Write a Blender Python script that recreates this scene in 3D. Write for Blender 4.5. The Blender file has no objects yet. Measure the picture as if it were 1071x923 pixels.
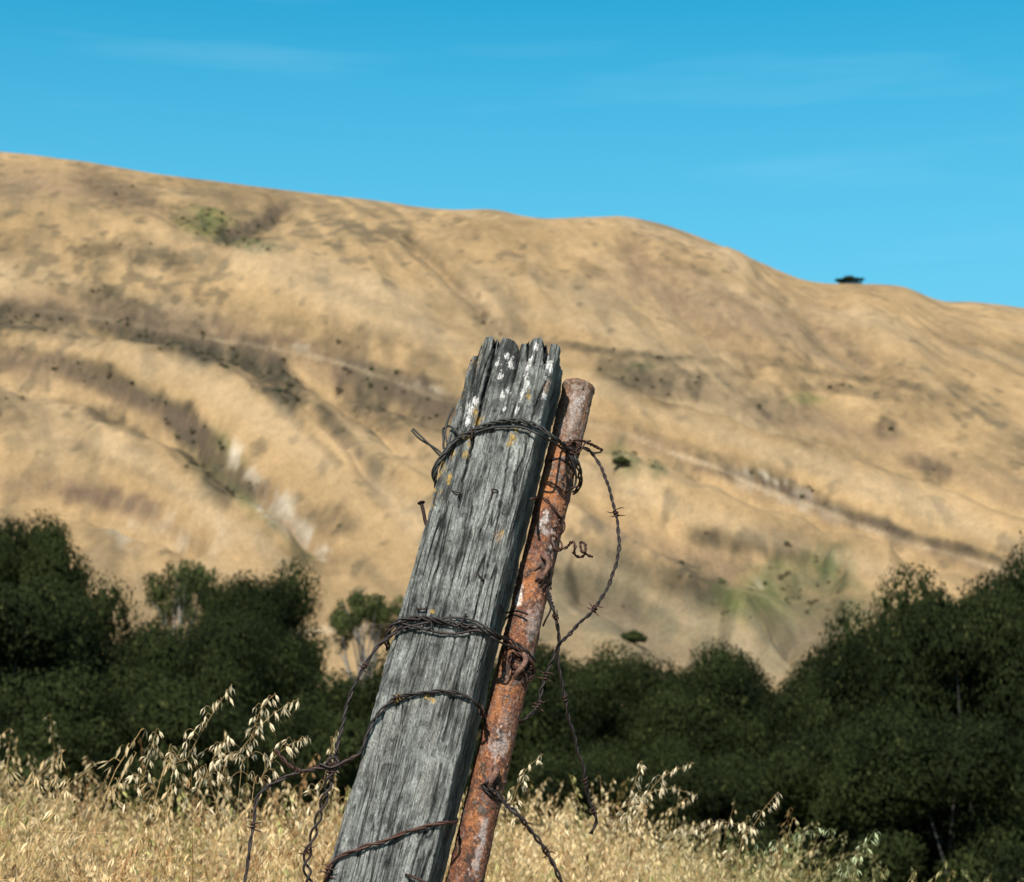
import bpy, math, random
import numpy as np
from mathutils import Vector
C = bpy.context.scene.collection
PI = math.pi
R = np.random.RandomState(7)
random.seed(7)

# ---------------------------------------------------------------- camera model (photo pixels 1071 x 923)
F = 2000.0; CX, CY = 535.5, 461.5; HORIZ = 740.0
CAM = np.array([0, 0, 1.05])
pit = math.atan((HORIZ - CY) / F)
FW = np.array([0, math.cos(pit), math.sin(pit)]); UP = np.array([0, -math.sin(pit), math.cos(pit)]); RT = np.array([1.0, 0, 0])
def ray(x, y): return FW + RT * (x - CX) / F + UP * (CY - y) / F
def W(x, y, d): return CAM + ray(x, y) * d
def ue(x, y):
    r = ray(x, y); return r[0] / r[1], r[2] / r[1]
def topix(u, e):
    d = math.cos(pit) + e * math.sin(pit)
    return CX + F * u / d, CY - F * (-math.sin(pit) + e * math.cos(pit)) / d

# ---------------------------------------------------------------- numpy noise
def _h(i, j, k, s):
    n = (i.astype(np.int64) * 374761393 + j.astype(np.int64) * 668265263 + k.astype(np.int64) * 2147483647 + s * 1274126177) & 0xffffffff
    n = ((n ^ (n >> 13)) * 1274126177) & 0xffffffff
    n = ((n ^ (n >> 16)) * 2246822519) & 0xffffffff
    return ((n ^ (n >> 15)) & 0xffffff) / float(0xffffff) * 2 - 1
def vn(x, y, z=0.0, s=0):
    x = np.asarray(x, float); y = np.asarray(y, float) + 0 * x; z = np.asarray(z, float) + 0 * x
    xi, yi, zi = np.floor(x), np.floor(y), np.floor(z)
    fx, fy, fz = x - xi, y - yi, z - zi
    fx = fx * fx * (3 - 2 * fx); fy = fy * fy * (3 - 2 * fy); fz = fz * fz * (3 - 2 * fz)
    r = 0
    for a in (0, 1):
        for b in (0, 1):
            for c in (0, 1):
                w = (fx if a else 1 - fx) * (fy if b else 1 - fy) * (fz if c else 1 - fz)
                r = r + w * _h(xi + a, yi + b, zi + c, s)
    return r
def fbm(x, y, z=0.0, s=0, o=4, g=0.5):
    r = 0; a = 1; t = 0
    for i in range(o):
        r = r + a * vn(np.asarray(x) * 2 ** i, np.asarray(y) * 2 ** i, np.asarray(z) * 2 ** i, s + i * 17); t += a; a *= g
    return r / t
def sstep(a, b, x):
    t = np.clip((x - a) / (b - a), 0, 1); return t * t * (3 - 2 * t)
def mix(a, b, t):
    t = np.asarray(t)[..., None]; return np.asarray(a) * (1 - t) + np.asarray(b) * t
def pdist(px, py, line, metric=(1, 1)):
    """distance to polyline and parameter 0..1 along it"""
    best = np.full(px.shape, 1e9); bt = np.zeros(px.shape)
    L = np.array(line, float)[:, :2]; n = len(L) - 1
    for i in range(n):
        a, b = L[i], L[i + 1]; d = b - a
        dd = (d[0] * metric[0]) ** 2 + (d[1] * metric[1]) ** 2 + 1e-12
        t = np.clip(((px - a[0]) * d[0] * metric[0] ** 2 + (py - a[1]) * d[1] * metric[1] ** 2) / dd, 0, 1)
        q = np.hypot((px - a[0] - t * d[0]) * metric[0], (py - a[1] - t * d[1]) * metric[1])
        m = q < best; best = np.where(m, q, best); bt = np.where(m, (i + t) / n, bt)
    return best, bt

# ---------------------------------------------------------------- mesh helpers
def mesh_np(name, V, Q, col=None, smooth=True):
    V = np.asarray(V, np.float32); Q = np.asarray(Q, np.int32)
    me = bpy.data.meshes.new(name); k = Q.shape[1]
    me.vertices.add(len(V)); me.vertices.foreach_set('co', V.ravel())
    me.loops.add(Q.size); me.loops.foreach_set('vertex_index', Q.ravel())
    me.polygons.add(len(Q)); me.polygons.foreach_set('loop_start', np.arange(len(Q), dtype=np.int32) * k)
    try: me.polygons.foreach_set('loop_total', np.full(len(Q), k, np.int32))
    except Exception: pass
    me.update(calc_edges=True)
    me.polygons.foreach_set('use_smooth', np.full(len(Q), smooth, bool))
    if col is not None:
        at = me.color_attributes.new('Col', 'FLOAT_COLOR', 'POINT')
        c = np.ones((len(V), 4), np.float32); c[:, :3] = col; at.data.foreach_set('color', c.ravel())
    me.validate(); me.update()
    return me
def link(name, me, mat, parent=None):
    o = bpy.data.objects.new(name, me); C.objects.link(o)
    if mat and not me.materials: me.materials.append(mat)
    if parent: o.parent = parent
    return o
def tag(o, label=None, cat=None, group=None, kind=None):
    if label: o['label'] = label
    if cat: o['category'] = cat
    if group: o['group'] = group
    if kind: o['kind'] = kind
    return o
def empty(name, loc):
    o = bpy.data.objects.new(name, None); C.objects.link(o); o.location = loc; o.empty_display_size = .05
    bpy.context.view_layer.update(); return o
def grid_quads(nr, nc, wrap=False, off=0):
    r = np.arange(nr - 1)[:, None]; c = np.arange(nc if wrap else nc - 1)[None, :]
    c2 = (c + 1) % nc
    return np.stack([r * nc + c, r * nc + c2, (r + 1) * nc + c2, (r + 1) * nc + c], -1).reshape(-1, 4) + off
class MB:
    def __init__(s): s.V = []; s.Q = []; s.C = []; s.n = 0
    def add(s, V, Q, c=None):
        V = np.asarray(V, float).reshape(-1, 3); s.V.append(V); s.Q.append(np.asarray(Q) + s.n); s.n += len(V)
        s.C.append(np.zeros((len(V), 3)) + (np.asarray(c) if c is not None else .5))
    def arr(s): return np.concatenate(s.V), np.concatenate(s.Q), np.concatenate(s.C)
    def build(s, name, mat, parent=None, loc=None, smooth=True):
        V, Q, c = s.arr()
        if loc is not None: V = V - np.asarray(loc)
        return link(name, mesh_np(name, V, Q, c, smooth), mat, parent)
def crom(pts, step):
    """Catmull-Rom resample with about `step` metres between samples"""
    P = np.array(pts, float); P = np.vstack([2 * P[0] - P[1], P, 2 * P[-1] - P[-2]]); out = []
    for i in range(1, len(P) - 2):
        L = np.linalg.norm(P[i + 1] - P[i]); n = max(2, int(L / step))
        t = np.linspace(0, 1, n, endpoint=False)[:, None]
        out.append(.5 * ((2 * P[i]) + (-P[i - 1] + P[i + 1]) * t + (2 * P[i - 1] - 5 * P[i] + 4 * P[i + 1] - P[i + 2]) * t ** 2 + (-P[i - 1] + 3 * P[i] - 3 * P[i + 1] + P[i + 2]) * t ** 3))
    out.append(P[-2][None]); return np.vstack(out)
def frames(P):
    T = np.gradient(P, axis=0); T /= np.linalg.norm(T, axis=1)[:, None] + 1e-12
    N = np.zeros_like(P); a = np.array([0, 0, 1.0]) if abs(T[0][2]) < .9 else np.array([1.0, 0, 0])
    n = np.cross(T[0], a); n /= np.linalg.norm(n); N[0] = n
    for i in range(1, len(P)):
        n = N[i - 1] - T[i] * np.dot(N[i - 1], T[i]); N[i] = n / (np.linalg.norm(n) + 1e-12)
    return T, N, np.cross(T, N)
def tube(mb, P, r, k=6, c=None, cap=True):
    P = np.asarray(P, float); T, N, B = frames(P); r = np.zeros(len(P)) + r
    a = np.linspace(0, 2 * PI, k, endpoint=False)
    V = P[:, None] + (np.cos(a)[None, :, None] * N[:, None] + np.sin(a)[None, :, None] * B[:, None]) * r[:, None, None]
    Q = grid_quads(len(P), k, True)
    V = V.reshape(-1, 3); cc = None if c is None else np.repeat(np.zeros((len(P), 3)) + c, k, 0)
    if cap:
        n = len(V); V = np.vstack([V, P[0] - T[0] * r[0] * .5, P[-1] + T[-1] * r[-1] * .5]); b = (len(P) - 1) * k
        capq = [[(i + 1) % k, i, n, n] for i in range(k)] + [[b + i, b + (i + 1) % k, n + 1, n + 1] for i in range(k)]
        # degenerate quads are avoided by making the fan from pairs of edges
        capq = [[(i + 1) % k, i, (i - 1) % k, n] for i in range(0, k, 2)] + [[b + (i - 1) % k, b + i, b + (i + 1) % k, n + 1] for i in range(0, k, 2)]
        Q = np.vstack([Q, capq])
        if cc is not None: cc = np.vstack([cc, cc[0], cc[-1]])
    mb.add(V, Q, cc)

# ---------------------------------------------------------------- materials
def newmat(name):
    m = bpy.data.materials.new(name); m.use_nodes = True; nt = m.node_tree
    b = nt.nodes['Principled BSDF']; return m, nt, b
def nd(nt, t, **k):
    n = nt.nodes.new(t)
    for a, v in k.items():
        if a in n.inputs.keys() if hasattr(n.inputs, 'keys') else False: n.inputs[a].default_value = v
        else: setattr(n, a, v)
    return n
def noise_node(nt, scale, detail=6, rough=.6, mapping=None, coord='Object'):
    tc = nd(nt, 'ShaderNodeTexCoord'); n = nd(nt, 'ShaderNodeTexNoise'); n.inputs['Scale'].default_value = scale
    n.inputs['Detail'].default_value = detail; n.inputs['Roughness'].default_value = rough
    src = tc.outputs[coord]
    if mapping is not None:
        mp = nd(nt, 'ShaderNodeMapping'); mp.inputs['Scale'].default_value = mapping; nt.links.new(src, mp.inputs[0]); src = mp.outputs[0]
    nt.links.new(src, n.inputs['Vector']); return n
def ramp(nt, src, stops):
    r = nd(nt, 'ShaderNodeValToRGB'); e = r.color_ramp.elements
    while len(e) < len(stops): e.new(.5)
    for i, (p, c) in enumerate(stops): e[i].position = p; e[i].color = (*c, 1)
    nt.links.new(src, r.inputs[0]); return r
def mixrgb(nt, mode, f, a, b):
    m = nd(nt, 'ShaderNodeMix'); m.data_type = 'RGBA'; m.blend_type = mode
    for v, i in ((f, 0), (a, 6), (b, 7)):
        if hasattr(v, 'links'): nt.links.new(v, m.inputs[i])
        elif i == 0: m.inputs[0].default_value = v
        else: m.inputs[i].default_value = (*v, 1)
    return m.outputs[2]
def vcol_mat(name, rough=.85, metal=0, noises=(), bump=None, spec=.3, translucent=0):
    m, nt, b = newmat(name)
    at = nd(nt, 'ShaderNodeAttribute'); at.attribute_name = 'Col'; c = at.outputs['Color']
    for (sc, mp, lo, hi) in noises:
        n = noise_node(nt, sc, mapping=mp); r = ramp(nt, n.outputs['Fac'], [(.3, lo), (.7, hi)])
        c = mixrgb(nt, 'MULTIPLY', 1.0, c, r.outputs[0])
    nt.links.new(c, b.inputs['Base Color']); b.inputs['Roughness'].default_value = rough; b.inputs['Metallic'].default_value = metal
    b.inputs['Specular IOR Level'].default_value = spec
    if bump:
        prev = None
        for (sc, mp, st, ds) in bump:
            n = noise_node(nt, sc, detail=8, mapping=mp); bp = nd(nt, 'ShaderNodeBump'); bp.inputs['Strength'].default_value = st; bp.inputs['Distance'].default_value = ds
            nt.links.new(n.outputs['Fac'], bp.inputs['Height'])
            if prev: nt.links.new(prev, bp.inputs['Normal'])
            prev = bp.outputs[0]
        nt.links.new(prev, b.inputs['Normal'])
    if translucent:
        out = nt.nodes['Material Output']; tr = nd(nt, 'ShaderNodeBsdfTranslucent'); nt.links.new(c, tr.inputs[0])
        ms = nd(nt, 'ShaderNodeMixShader'); ms.inputs[0].default_value = translucent
        nt.links.new(b.outputs[0], ms.inputs[1]); nt.links.new(tr.outputs[0], ms.inputs[2]); nt.links.new(ms.outputs[0], out.inputs[0])
    return m
g_ = lambda a: (a, a, a)
M_wood = vcol_mat('weathered_wood', .9, 0, [(300, (1, 1, .10), g_(.68), g_(1.22)), (620, (1, 1, .3), g_(.5), g_(1.5))],
                  [(330, (1, 1, .08), 1.0, .0045), (600, (1, 1, .35), 1.0, .003), (1300, None, .6, .0012)], spec=.25)
M_rust = vcol_mat('rusty_steel', .78, .15, [(420, None, g_(.45), g_(1.5)), (130, None, g_(.7), g_(1.25))], [(260, None, .8, .0028), (900, None, .7, .0012)], spec=.35)
M_wire = vcol_mat('oxidised_wire', .6, .45, [(350, None, (.55, .5, .5), (1.5, 1.35, 1.25))], [(900, None, .4, .0005)], spec=.4)
M_grass = vcol_mat('dry_grass', .75, 0, [], None, spec=.2, translucent=.35)
M_leaf = vcol_mat('oak_leaves', .85, 0, [], None, spec=.06, translucent=.12)
M_bark = vcol_mat('oak_bark', .9, 0, [(3, (1, 1, .3), g_(.6), g_(1.4))], [(9, (1, 1, .2), .8, .05)])
M_hill = vcol_mat('hillside_dry_grass', .95, 0, [(.6, (1, .45, 1), (.88, .88, .87), (1.1, 1.1, 1.1)), (2.5, (1, .5, 1), (.78, .77, .76), (1.2, 1.2, 1.2)), (.07, None, (.92, .92, .90), (1.06, 1.06, 1.07))],
                  [(.8, (1, .5, 1), .25, .25), (3.0, (1, .6, 1), .5, .16)], spec=.1)
M_ground = vcol_mat('dry_ground', .95, 0, [(1.2, None, g_(.7), g_(1.3))], [(6, None, .8, .06)], spec=.1)

# ---------------------------------------------------------------- terrain
sky_px = [(-400, 128), (-200, 140), (-50, 153), (84, 168), (150, 180), (200, 187), (300, 199), (400, 211), (440, 217), (475, 219.5), (520, 219), (545, 226), (570, 229), (600, 228),
          (655, 226), (690, 234), (720, 244), (760, 259), (800, 277), (835, 292), (860, 297), (890, 297), (935, 298), (955, 303), (980, 315), (990, 317), (1006, 315), (1071, 322), (1200, 340), (1500, 370)]
SU, SE = zip(*[ue(*p) for p in sky_px])
def E(u):
    k = sum(np.interp(u + d, SU, SE) for d in (-.006, -.003, 0, .003, .006)) / 5
    f = 1 - .85 * sstep(.5, 1.4, np.abs(u)); return k * f
Y0, YR = 200.0, 560.0
def gfun(t): return np.where(t < 0, 0, np.sin(PI / 2 * np.clip(t, 0, 1)))
# gullies (negative) and spurs (positive): px polyline, amplitude m, half width px
FOLDS = [([(84, 215), (180, 240), (260, 268), (360, 305), (470, 347), (560, 382), (650, 412), (760, 455), (880, 498), (1006, 550), (1200, 640)], 3.4, 26),
         ([(-100, 180), (84, 195), (150, 212), (215, 238), (255, 256)], -3.4, 20),
         ([(300, 212), (270, 235), (240, 252)], -2.5, 14),
         ([(430, 330), (520, 345), (600, 372), (690, 405), (800, 438), (900, 455), (1006, 500), (1200, 560)], -3.2, 20),
         ([(-100, 300), (84, 325), (200, 348), (300, 366), (400, 395), (470, 425), (600, 440), (700, 470), (800, 512), (900, 548), (1006, 582), (1200, 650)], -3.8, 16),
         ([(84, 365), (200, 395), (300, 440), (380, 500), (450, 560), (540, 620)], 3.0, 24),
         ([(-100, 360), (84, 392), (150, 420), (200, 450), (240, 490), (290, 535), (340, 585)], -3.6, 16),
         ([(330, 385), (390, 440), (440, 490)], -1.8, 9), ([(270, 385), (320, 440), (370, 490), (420, 560)], -1.8, 8),
         ([(84, 450), (180, 500), (260, 560), (320, 600)], 2.6, 20), ([(-50, 495), (84, 515), (150, 535), (220, 580)], -2.6, 14),
         ([(560, 232), (500, 262), (440, 255)], .8, 14), ([(425, 250), (465, 285), (505, 332)], -1.6, 7), ([(600, 235), (560, 275), (545, 320)], 1.2, 20),
         ([(650, 245), (680, 290), (740, 345), (800, 390)], -2.0, 20), ([(740, 262), (800, 310), (860, 370)], 1.8, 20), ([(790, 285), (850, 340), (930, 400)], -2.0, 18),
         ([(880, 310), (950, 380), (1006, 420)], 1.5, 18),
         ([(560, 560), (640, 600), (720, 650), (800, 690)], 3.0, 20), ([(590, 540), (680, 565), (760, 590), (830, 610), (880, 600)], -2.8, 22),
         ([(600, 610), (680, 660), (760, 700)], -3.0, 20), ([(880, 640), (840, 670), (820, 700)], -2.0, 20), ([(620, 500), (740, 545), (860, 580), (960, 600)], 2.6, 20)]
def fold_disp(px, py):
    D = 0
    for line, amp, w in FOLDS:
        d, t = pdist(px + 10 * vn(px / 38, py / 38, 0, 5), py + 5 * vn(px / 30, py / 30, 0, 6), line)
        fade = np.minimum(1, np.minimum(t, 1 - t) / .12 + .15)
        D = D + 1.45 * amp * fade * np.exp(-(d / w) ** 1.5 * .8)
    return D
def terr(x, y):
    """height of the land at x, y (arrays)"""
    x = np.asarray(x, float); y = np.asarray(y, float)
    r = np.hypot(x, y)
    # near field: flat bank where the post stands, falling away ahead and to the right
    yy = np.maximum(y, 0)
    near = -.04 * np.maximum(yy - 3.5, 0) - 5.6 * sstep(9, 48, yy) + 2.0 * sstep(70, 150, yy) + (3.55 + 1.05 + .04 * 196.5 ) * sstep(95, 200, yy) - .0 * yy
    near = near - .10 * np.clip(x - .25, 0, 30) * sstep(1.5, 4, yy) * (1 - sstep(60, 120, yy))
    near = near + .04 * fbm(x * .5, y * .5, 0, 3) + .6 * fbm(x * .03, y * .03, 0, 4) * sstep(15, 60, r)
    ys = np.maximum(y, 1.0); u = x / ys
    t = (y - Y0) / (YR - Y0); Eu = E(np.clip(u, -3, 3)); e = Eu * gfun(t)
    px, py = topix(u, e)
    hb = 1.05 + e * y
    beyond = np.maximum(y - YR, 0)
    hb = hb - np.where(t > 1, e * beyond + .00045 * beyond ** 2 * (beyond < 500) + np.where(beyond >= 500, 112 + .02 * (beyond - 500), 0), 0)
    inh = (t > -.02) & (t < 1.3)
    mk = sstep(0, .08, t) * (1 - sstep(.86, .97, t))
    D = np.zeros_like(x)
    if inh.any():
        D[inh] = fold_disp(px[inh], py[inh])
    D = D + 3.0 * fbm(x / 70, y / 95, 0, 11, 3) + .85 * (1 - np.abs(fbm((.97 * x + .243 * y) / 13, (.243 * x - .97 * y) / 110, 0, 15, 3)) * 2.2) + .35 * fbm(x / 7, y / 10, 0, 12, 3)
    hill = hb + D * mk + .25 * fbm(x / 9, y / 9, 0, 13, 3) * (t > 0)
    b = sstep(Y0 - 45, Y0 + 8, y)
    return near * (1 - b) + hill * b
TAN = np.array([.276, .182, .090]); TAN2 = np.array([.188, .123, .060]); PALE = np.array([.29, .215, .132]); SCR = np.array([.036, .030, .019]); GRN = np.array([.070, .092, .022]); GREY = np.array([.125, .102, .062]); ROCK = np.array([.31, .26, .19])
# patches: x, y, rx, ry, rotation deg (down-right positive), kind, strength
PATCH = [(215, 232, 32, 11, 8, 'g', .8), (262, 238, 36, 8, -28, 's', .8), (262, 256, 30, 4, 0, 'd', .8), (240, 222, 60, 20, 0, 's', .35), (120, 200, 45, 9, 22, 's', .5), (100, 258, 22, 5, 0, 's', .8), (145, 262, 30, 9, 10, 's', .55), (183, 278, 18, 9, 20, 's', .5),
         (130, 340, 60, 7, 10, 's', .8), (190, 356, 55, 9, 9, 's', .95), (240, 370, 45, 12, 15, 's', .95), (278, 385, 25, 14, 30, 's', .9), (300, 412, 14, 22, -30, 's', .9), (335, 372, 40, 8, 15, 's', .5), (370, 360, 22, 12, 30, 's', .5),
         (250, 335, 120, 12, 10, 's', .38), (105, 312, 40, 8, 15, 's', .6), (375, 405, 25, 14, 15, 's', .85), (400, 398, 28, 9, 20, 'd', .75), (398, 402, 14, 6, 20, 'g', .7), (430, 415, 38, 12, 15, 's', .85), (445, 435, 30, 14, 25, 's', .7), (390, 428, 28, 14, 20, 's', .7), (335, 430, 8, 30, -38, 's', .55), (362, 452, 7, 30, -38, 's', .55), (455, 420, 10, 25, -25, 's', .5),
         (100, 395, 35, 8, 15, 's', .85), (150, 420, 32, 9, 18, 's', .9), (195, 448, 30, 12, 35, 's', .9), (222, 480, 20, 20, 0, 'd', .6), (225, 505, 34, 12, 45, 's', .65), (250, 500, 12, 22, -20, 'g', .45), (110, 435, 30, 6, 18, 's', .55), (150, 470, 22, 5, 18, 's', .3),
         (237, 470, 20, 10, 20, 'r', 1.0), (255, 489, 10, 6, 10, 'r', .9), (290, 530, 30, 11, 45, 'r', .85), (320, 558, 22, 9, 40, 'r', .6), (275, 520, 12, 8, 30, 'r', .6),
         (110, 518, 40, 9, 10, 'b', .9), (150, 530, 22, 7, 15, 'b', .7), (135, 560, 20, 12, 0, 'r', .55), (350, 545, 26, 10, 10, 's', .5), (345, 590, 30, 8, 10, 's', .35), (300, 585, 30, 10, 20, 's', .35), (200, 555, 40, 16, 10, 'r', .4),
         (670, 398, 45, 14, 10, 's', .6), (690, 407, 35, 10, 5, 's', .55), (668, 386, 18, 4, 0, 'd', .7), (620, 368, 90, 3, 5, 's', .6), (705, 380, 60, 3, 4, 's', .45), (810, 430, 40, 10, 10, 's', .5), (840, 421, 22, 4, 10, 'g', .55), (770, 393, 18, 4, 5, 's', .5), (880, 412, 60, 4, 6, 's', .55), (945, 412, 30, 4, 6, 's', .4), (925, 450, 16, 6, 20, 's', .7), (905, 300, 20, 4, 0, 's', .2),
         (650, 480, 14, 14, 0, 'd', .7), (687, 491, 12, 6, 0, 'd', .55), (790, 425, 90, 22, 12, 's', .28), (780, 490, 60, 7, 18, 's', .4), (870, 530, 130, 6, 20, 's', .75), (950, 560, 60, 5, 20, 's', .7),
         (800, 510, 42, 8, 20, 'r', .85), (850, 530, 40, 6, 20, 'r', .7), (830, 520, 22, 7, 20, 'r', .6), (860, 482, 40, 10, 10, 's', .35), (980, 492, 16, 6, 10, 's', .7), (960, 480, 20, 5, 10, 's', .5), (870, 470, 60, 6, 15, 's', .3),
         (760, 565, 34, 9, 8, 's', .75), (820, 570, 40, 14, 0, 's', .6), (720, 610, 46, 16, 15, 's', .75), (755, 628, 40, 12, 15, 's', .7), (770, 592, 20, 6, 0, 's', .45), (845, 598, 54, 15, -15, 'd', .85), (800, 615, 46, 16, -25, 'g', .45), (860, 635, 64, 18, 5, 'd', .65), (790, 640, 50, 16, 10, 'g', .4), (830, 665, 60, 16, 5, 'y', .7),
         (640, 610, 50, 24, 20, 'y', .75), (680, 650, 60, 24, 25, 'y', .9), (740, 680, 60, 22, 20, 'y', .8), (800, 690, 60, 16, 0, 'y', .8), (610, 640, 60, 30, 0, 'y', .7), (600, 600, 30, 20, 0, 's', .5), (660, 628, 30, 12, 30, 's', .5), (790, 612, 10, 4, 0, 'r', .6),
         (720, 290, 70, 26, 30, 'b', .22), (750, 330, 70, 20, 30, 'b', .25), (850, 350, 80, 24, 30, 'b', .28), (650, 290, 40, 24, 0, 'b', .2), (570, 290, 30, 6, 20, 's', .35), (620, 285, 22, 5, 20, 's', .4), (780, 260, 24, 6, 30, 'b', .3), (700, 270, 18, 8, 30, 's', .25), (840, 390, 40, 8, 15, 's', .3),
         (430, 258, 50, 7, 12, 's', .28), (480, 245, 30, 6, 0, 's', .3), (400, 240, 40, 8, 0, 's', .2), (520, 345, 30, 6, 8, 's', .5), (480, 320, 30, 8, 20, 's', .3), (340, 300, 60, 6, 18, 's', .25), (420, 330, 50, 5, 15, 's', .3), (400, 350, 30, 6, 10, 's', .3), (300, 270, 30, 6, 20, 's', .25), (450, 380, 30, 7, 20, 's', .35), (960, 430, 40, 8, 0, 's', .35), (1000, 350, 30, 12, 20, 'b', .35), (-50, 330, 120, 12, 8, 's', .7), (-60, 250, 90, 14, 8, 's', .4), (-60, 420, 110, 14, 8, 's', .6), (1100, 480, 70, 14, 8, 's', .5), (1120, 600, 80, 12, 15, 's', .6)]
KC = {'s': SCR, 'g': GRN, 'd': np.array([.050, .062, .026]), 'r': ROCK, 'b': np.array([.09, .060, .040]), 'y': GREY}
TRACK = [(-100, 310), (84, 330), (200, 352), (280, 364), (340, 376), (400, 395), (470, 422), (600, 441), (650, 452), (700, 473), (750, 490), (800, 514), (850, 530), (900, 551), (950, 569), (1006, 583), (1200, 650)]
BANDS = [([(84, 334), (150, 346), (205, 358), (250, 371), (290, 396), (318, 428)], 10, 's', .85), ([(-120, 320), (-20, 325), (84, 334)], 9, 's', .8), ([(84, 306), (130, 320), (175, 330), (240, 338)], 5, 's', .5),
         ([(250, 350), (330, 368), (400, 394), (470, 414)], 4.5, 'r', .45), ([(350, 384), (400, 402), (450, 422), (480, 436)], 10, 's', .8), ([(330, 372), (400, 385), (470, 405)], 3, 's', .5),
         ([(-100, 352), (0, 370), (84, 386), (130, 406), (175, 430), (205, 452), (225, 480), (242, 505), (285, 520)], 9, 's', .85), ([(280, 410), (320, 452), (358, 492)], 4, 's', .5), ([(330, 420), (370, 470), (398, 498)], 4.5, 's', .6), ([(375, 402), (420, 450), (448, 482)], 5, 's', .5),
         ([(84, 432), (120, 440), (155, 456)], 5, 's', .5), ([(84, 470), (140, 490), (200, 520)], 4, 's', .3), ([(228, 462), (240, 478), (262, 498), (292, 530), (325, 560), (348, 588)], 7, 'r', .7), ([(215, 480), (250, 515), (290, 550), (330, 590)], 5, 'd', .5),
         ([(620, 381), (690, 397), (735, 407)], 9, 's', .6), ([(585, 360), (640, 370), (720, 379)], 2, 's', .55), ([(735, 488), (800, 510), (860, 531), (920, 551), (1006, 574), (1150, 620)], 4, 's', .85), ([(640, 440), (700, 462), (760, 482)], 4, 's', .35),
         ([(425, 248), (470, 288), (512, 336)], 3, 's', .4), ([(84, 192), (150, 212), (215, 236), (250, 256)], 7, 's', .4), ([(305, 213), (265, 238), (232, 250)], 5, 's', .65), ([(690, 285), (760, 328), (860, 372)], 20, 'b', .22), ([(640, 245), (680, 290), (720, 330)], 12, 'b', .2), ([(760, 372), (880, 394), (970, 407)], 3, 's', .5),  # opening lines here: shading of the ridge folds, painted in the scrub colour
         ([(430, 352), (520, 366), (600, 392)], 4, 's', .3), ([(592, 570), (680, 606), (760, 636)], 12, 's', .5), ([(720, 560), (800, 575), (850, 585)], 8, 's', .5), ([(250, 262), (360, 305), (470, 352)], 3, 's', .22), ([(760, 458), (880, 502), (1006, 552)], 3, 's', .25), ([(800, 300), (870, 350), (950, 400), (1006, 425)], 6, 's', .25)]
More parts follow.
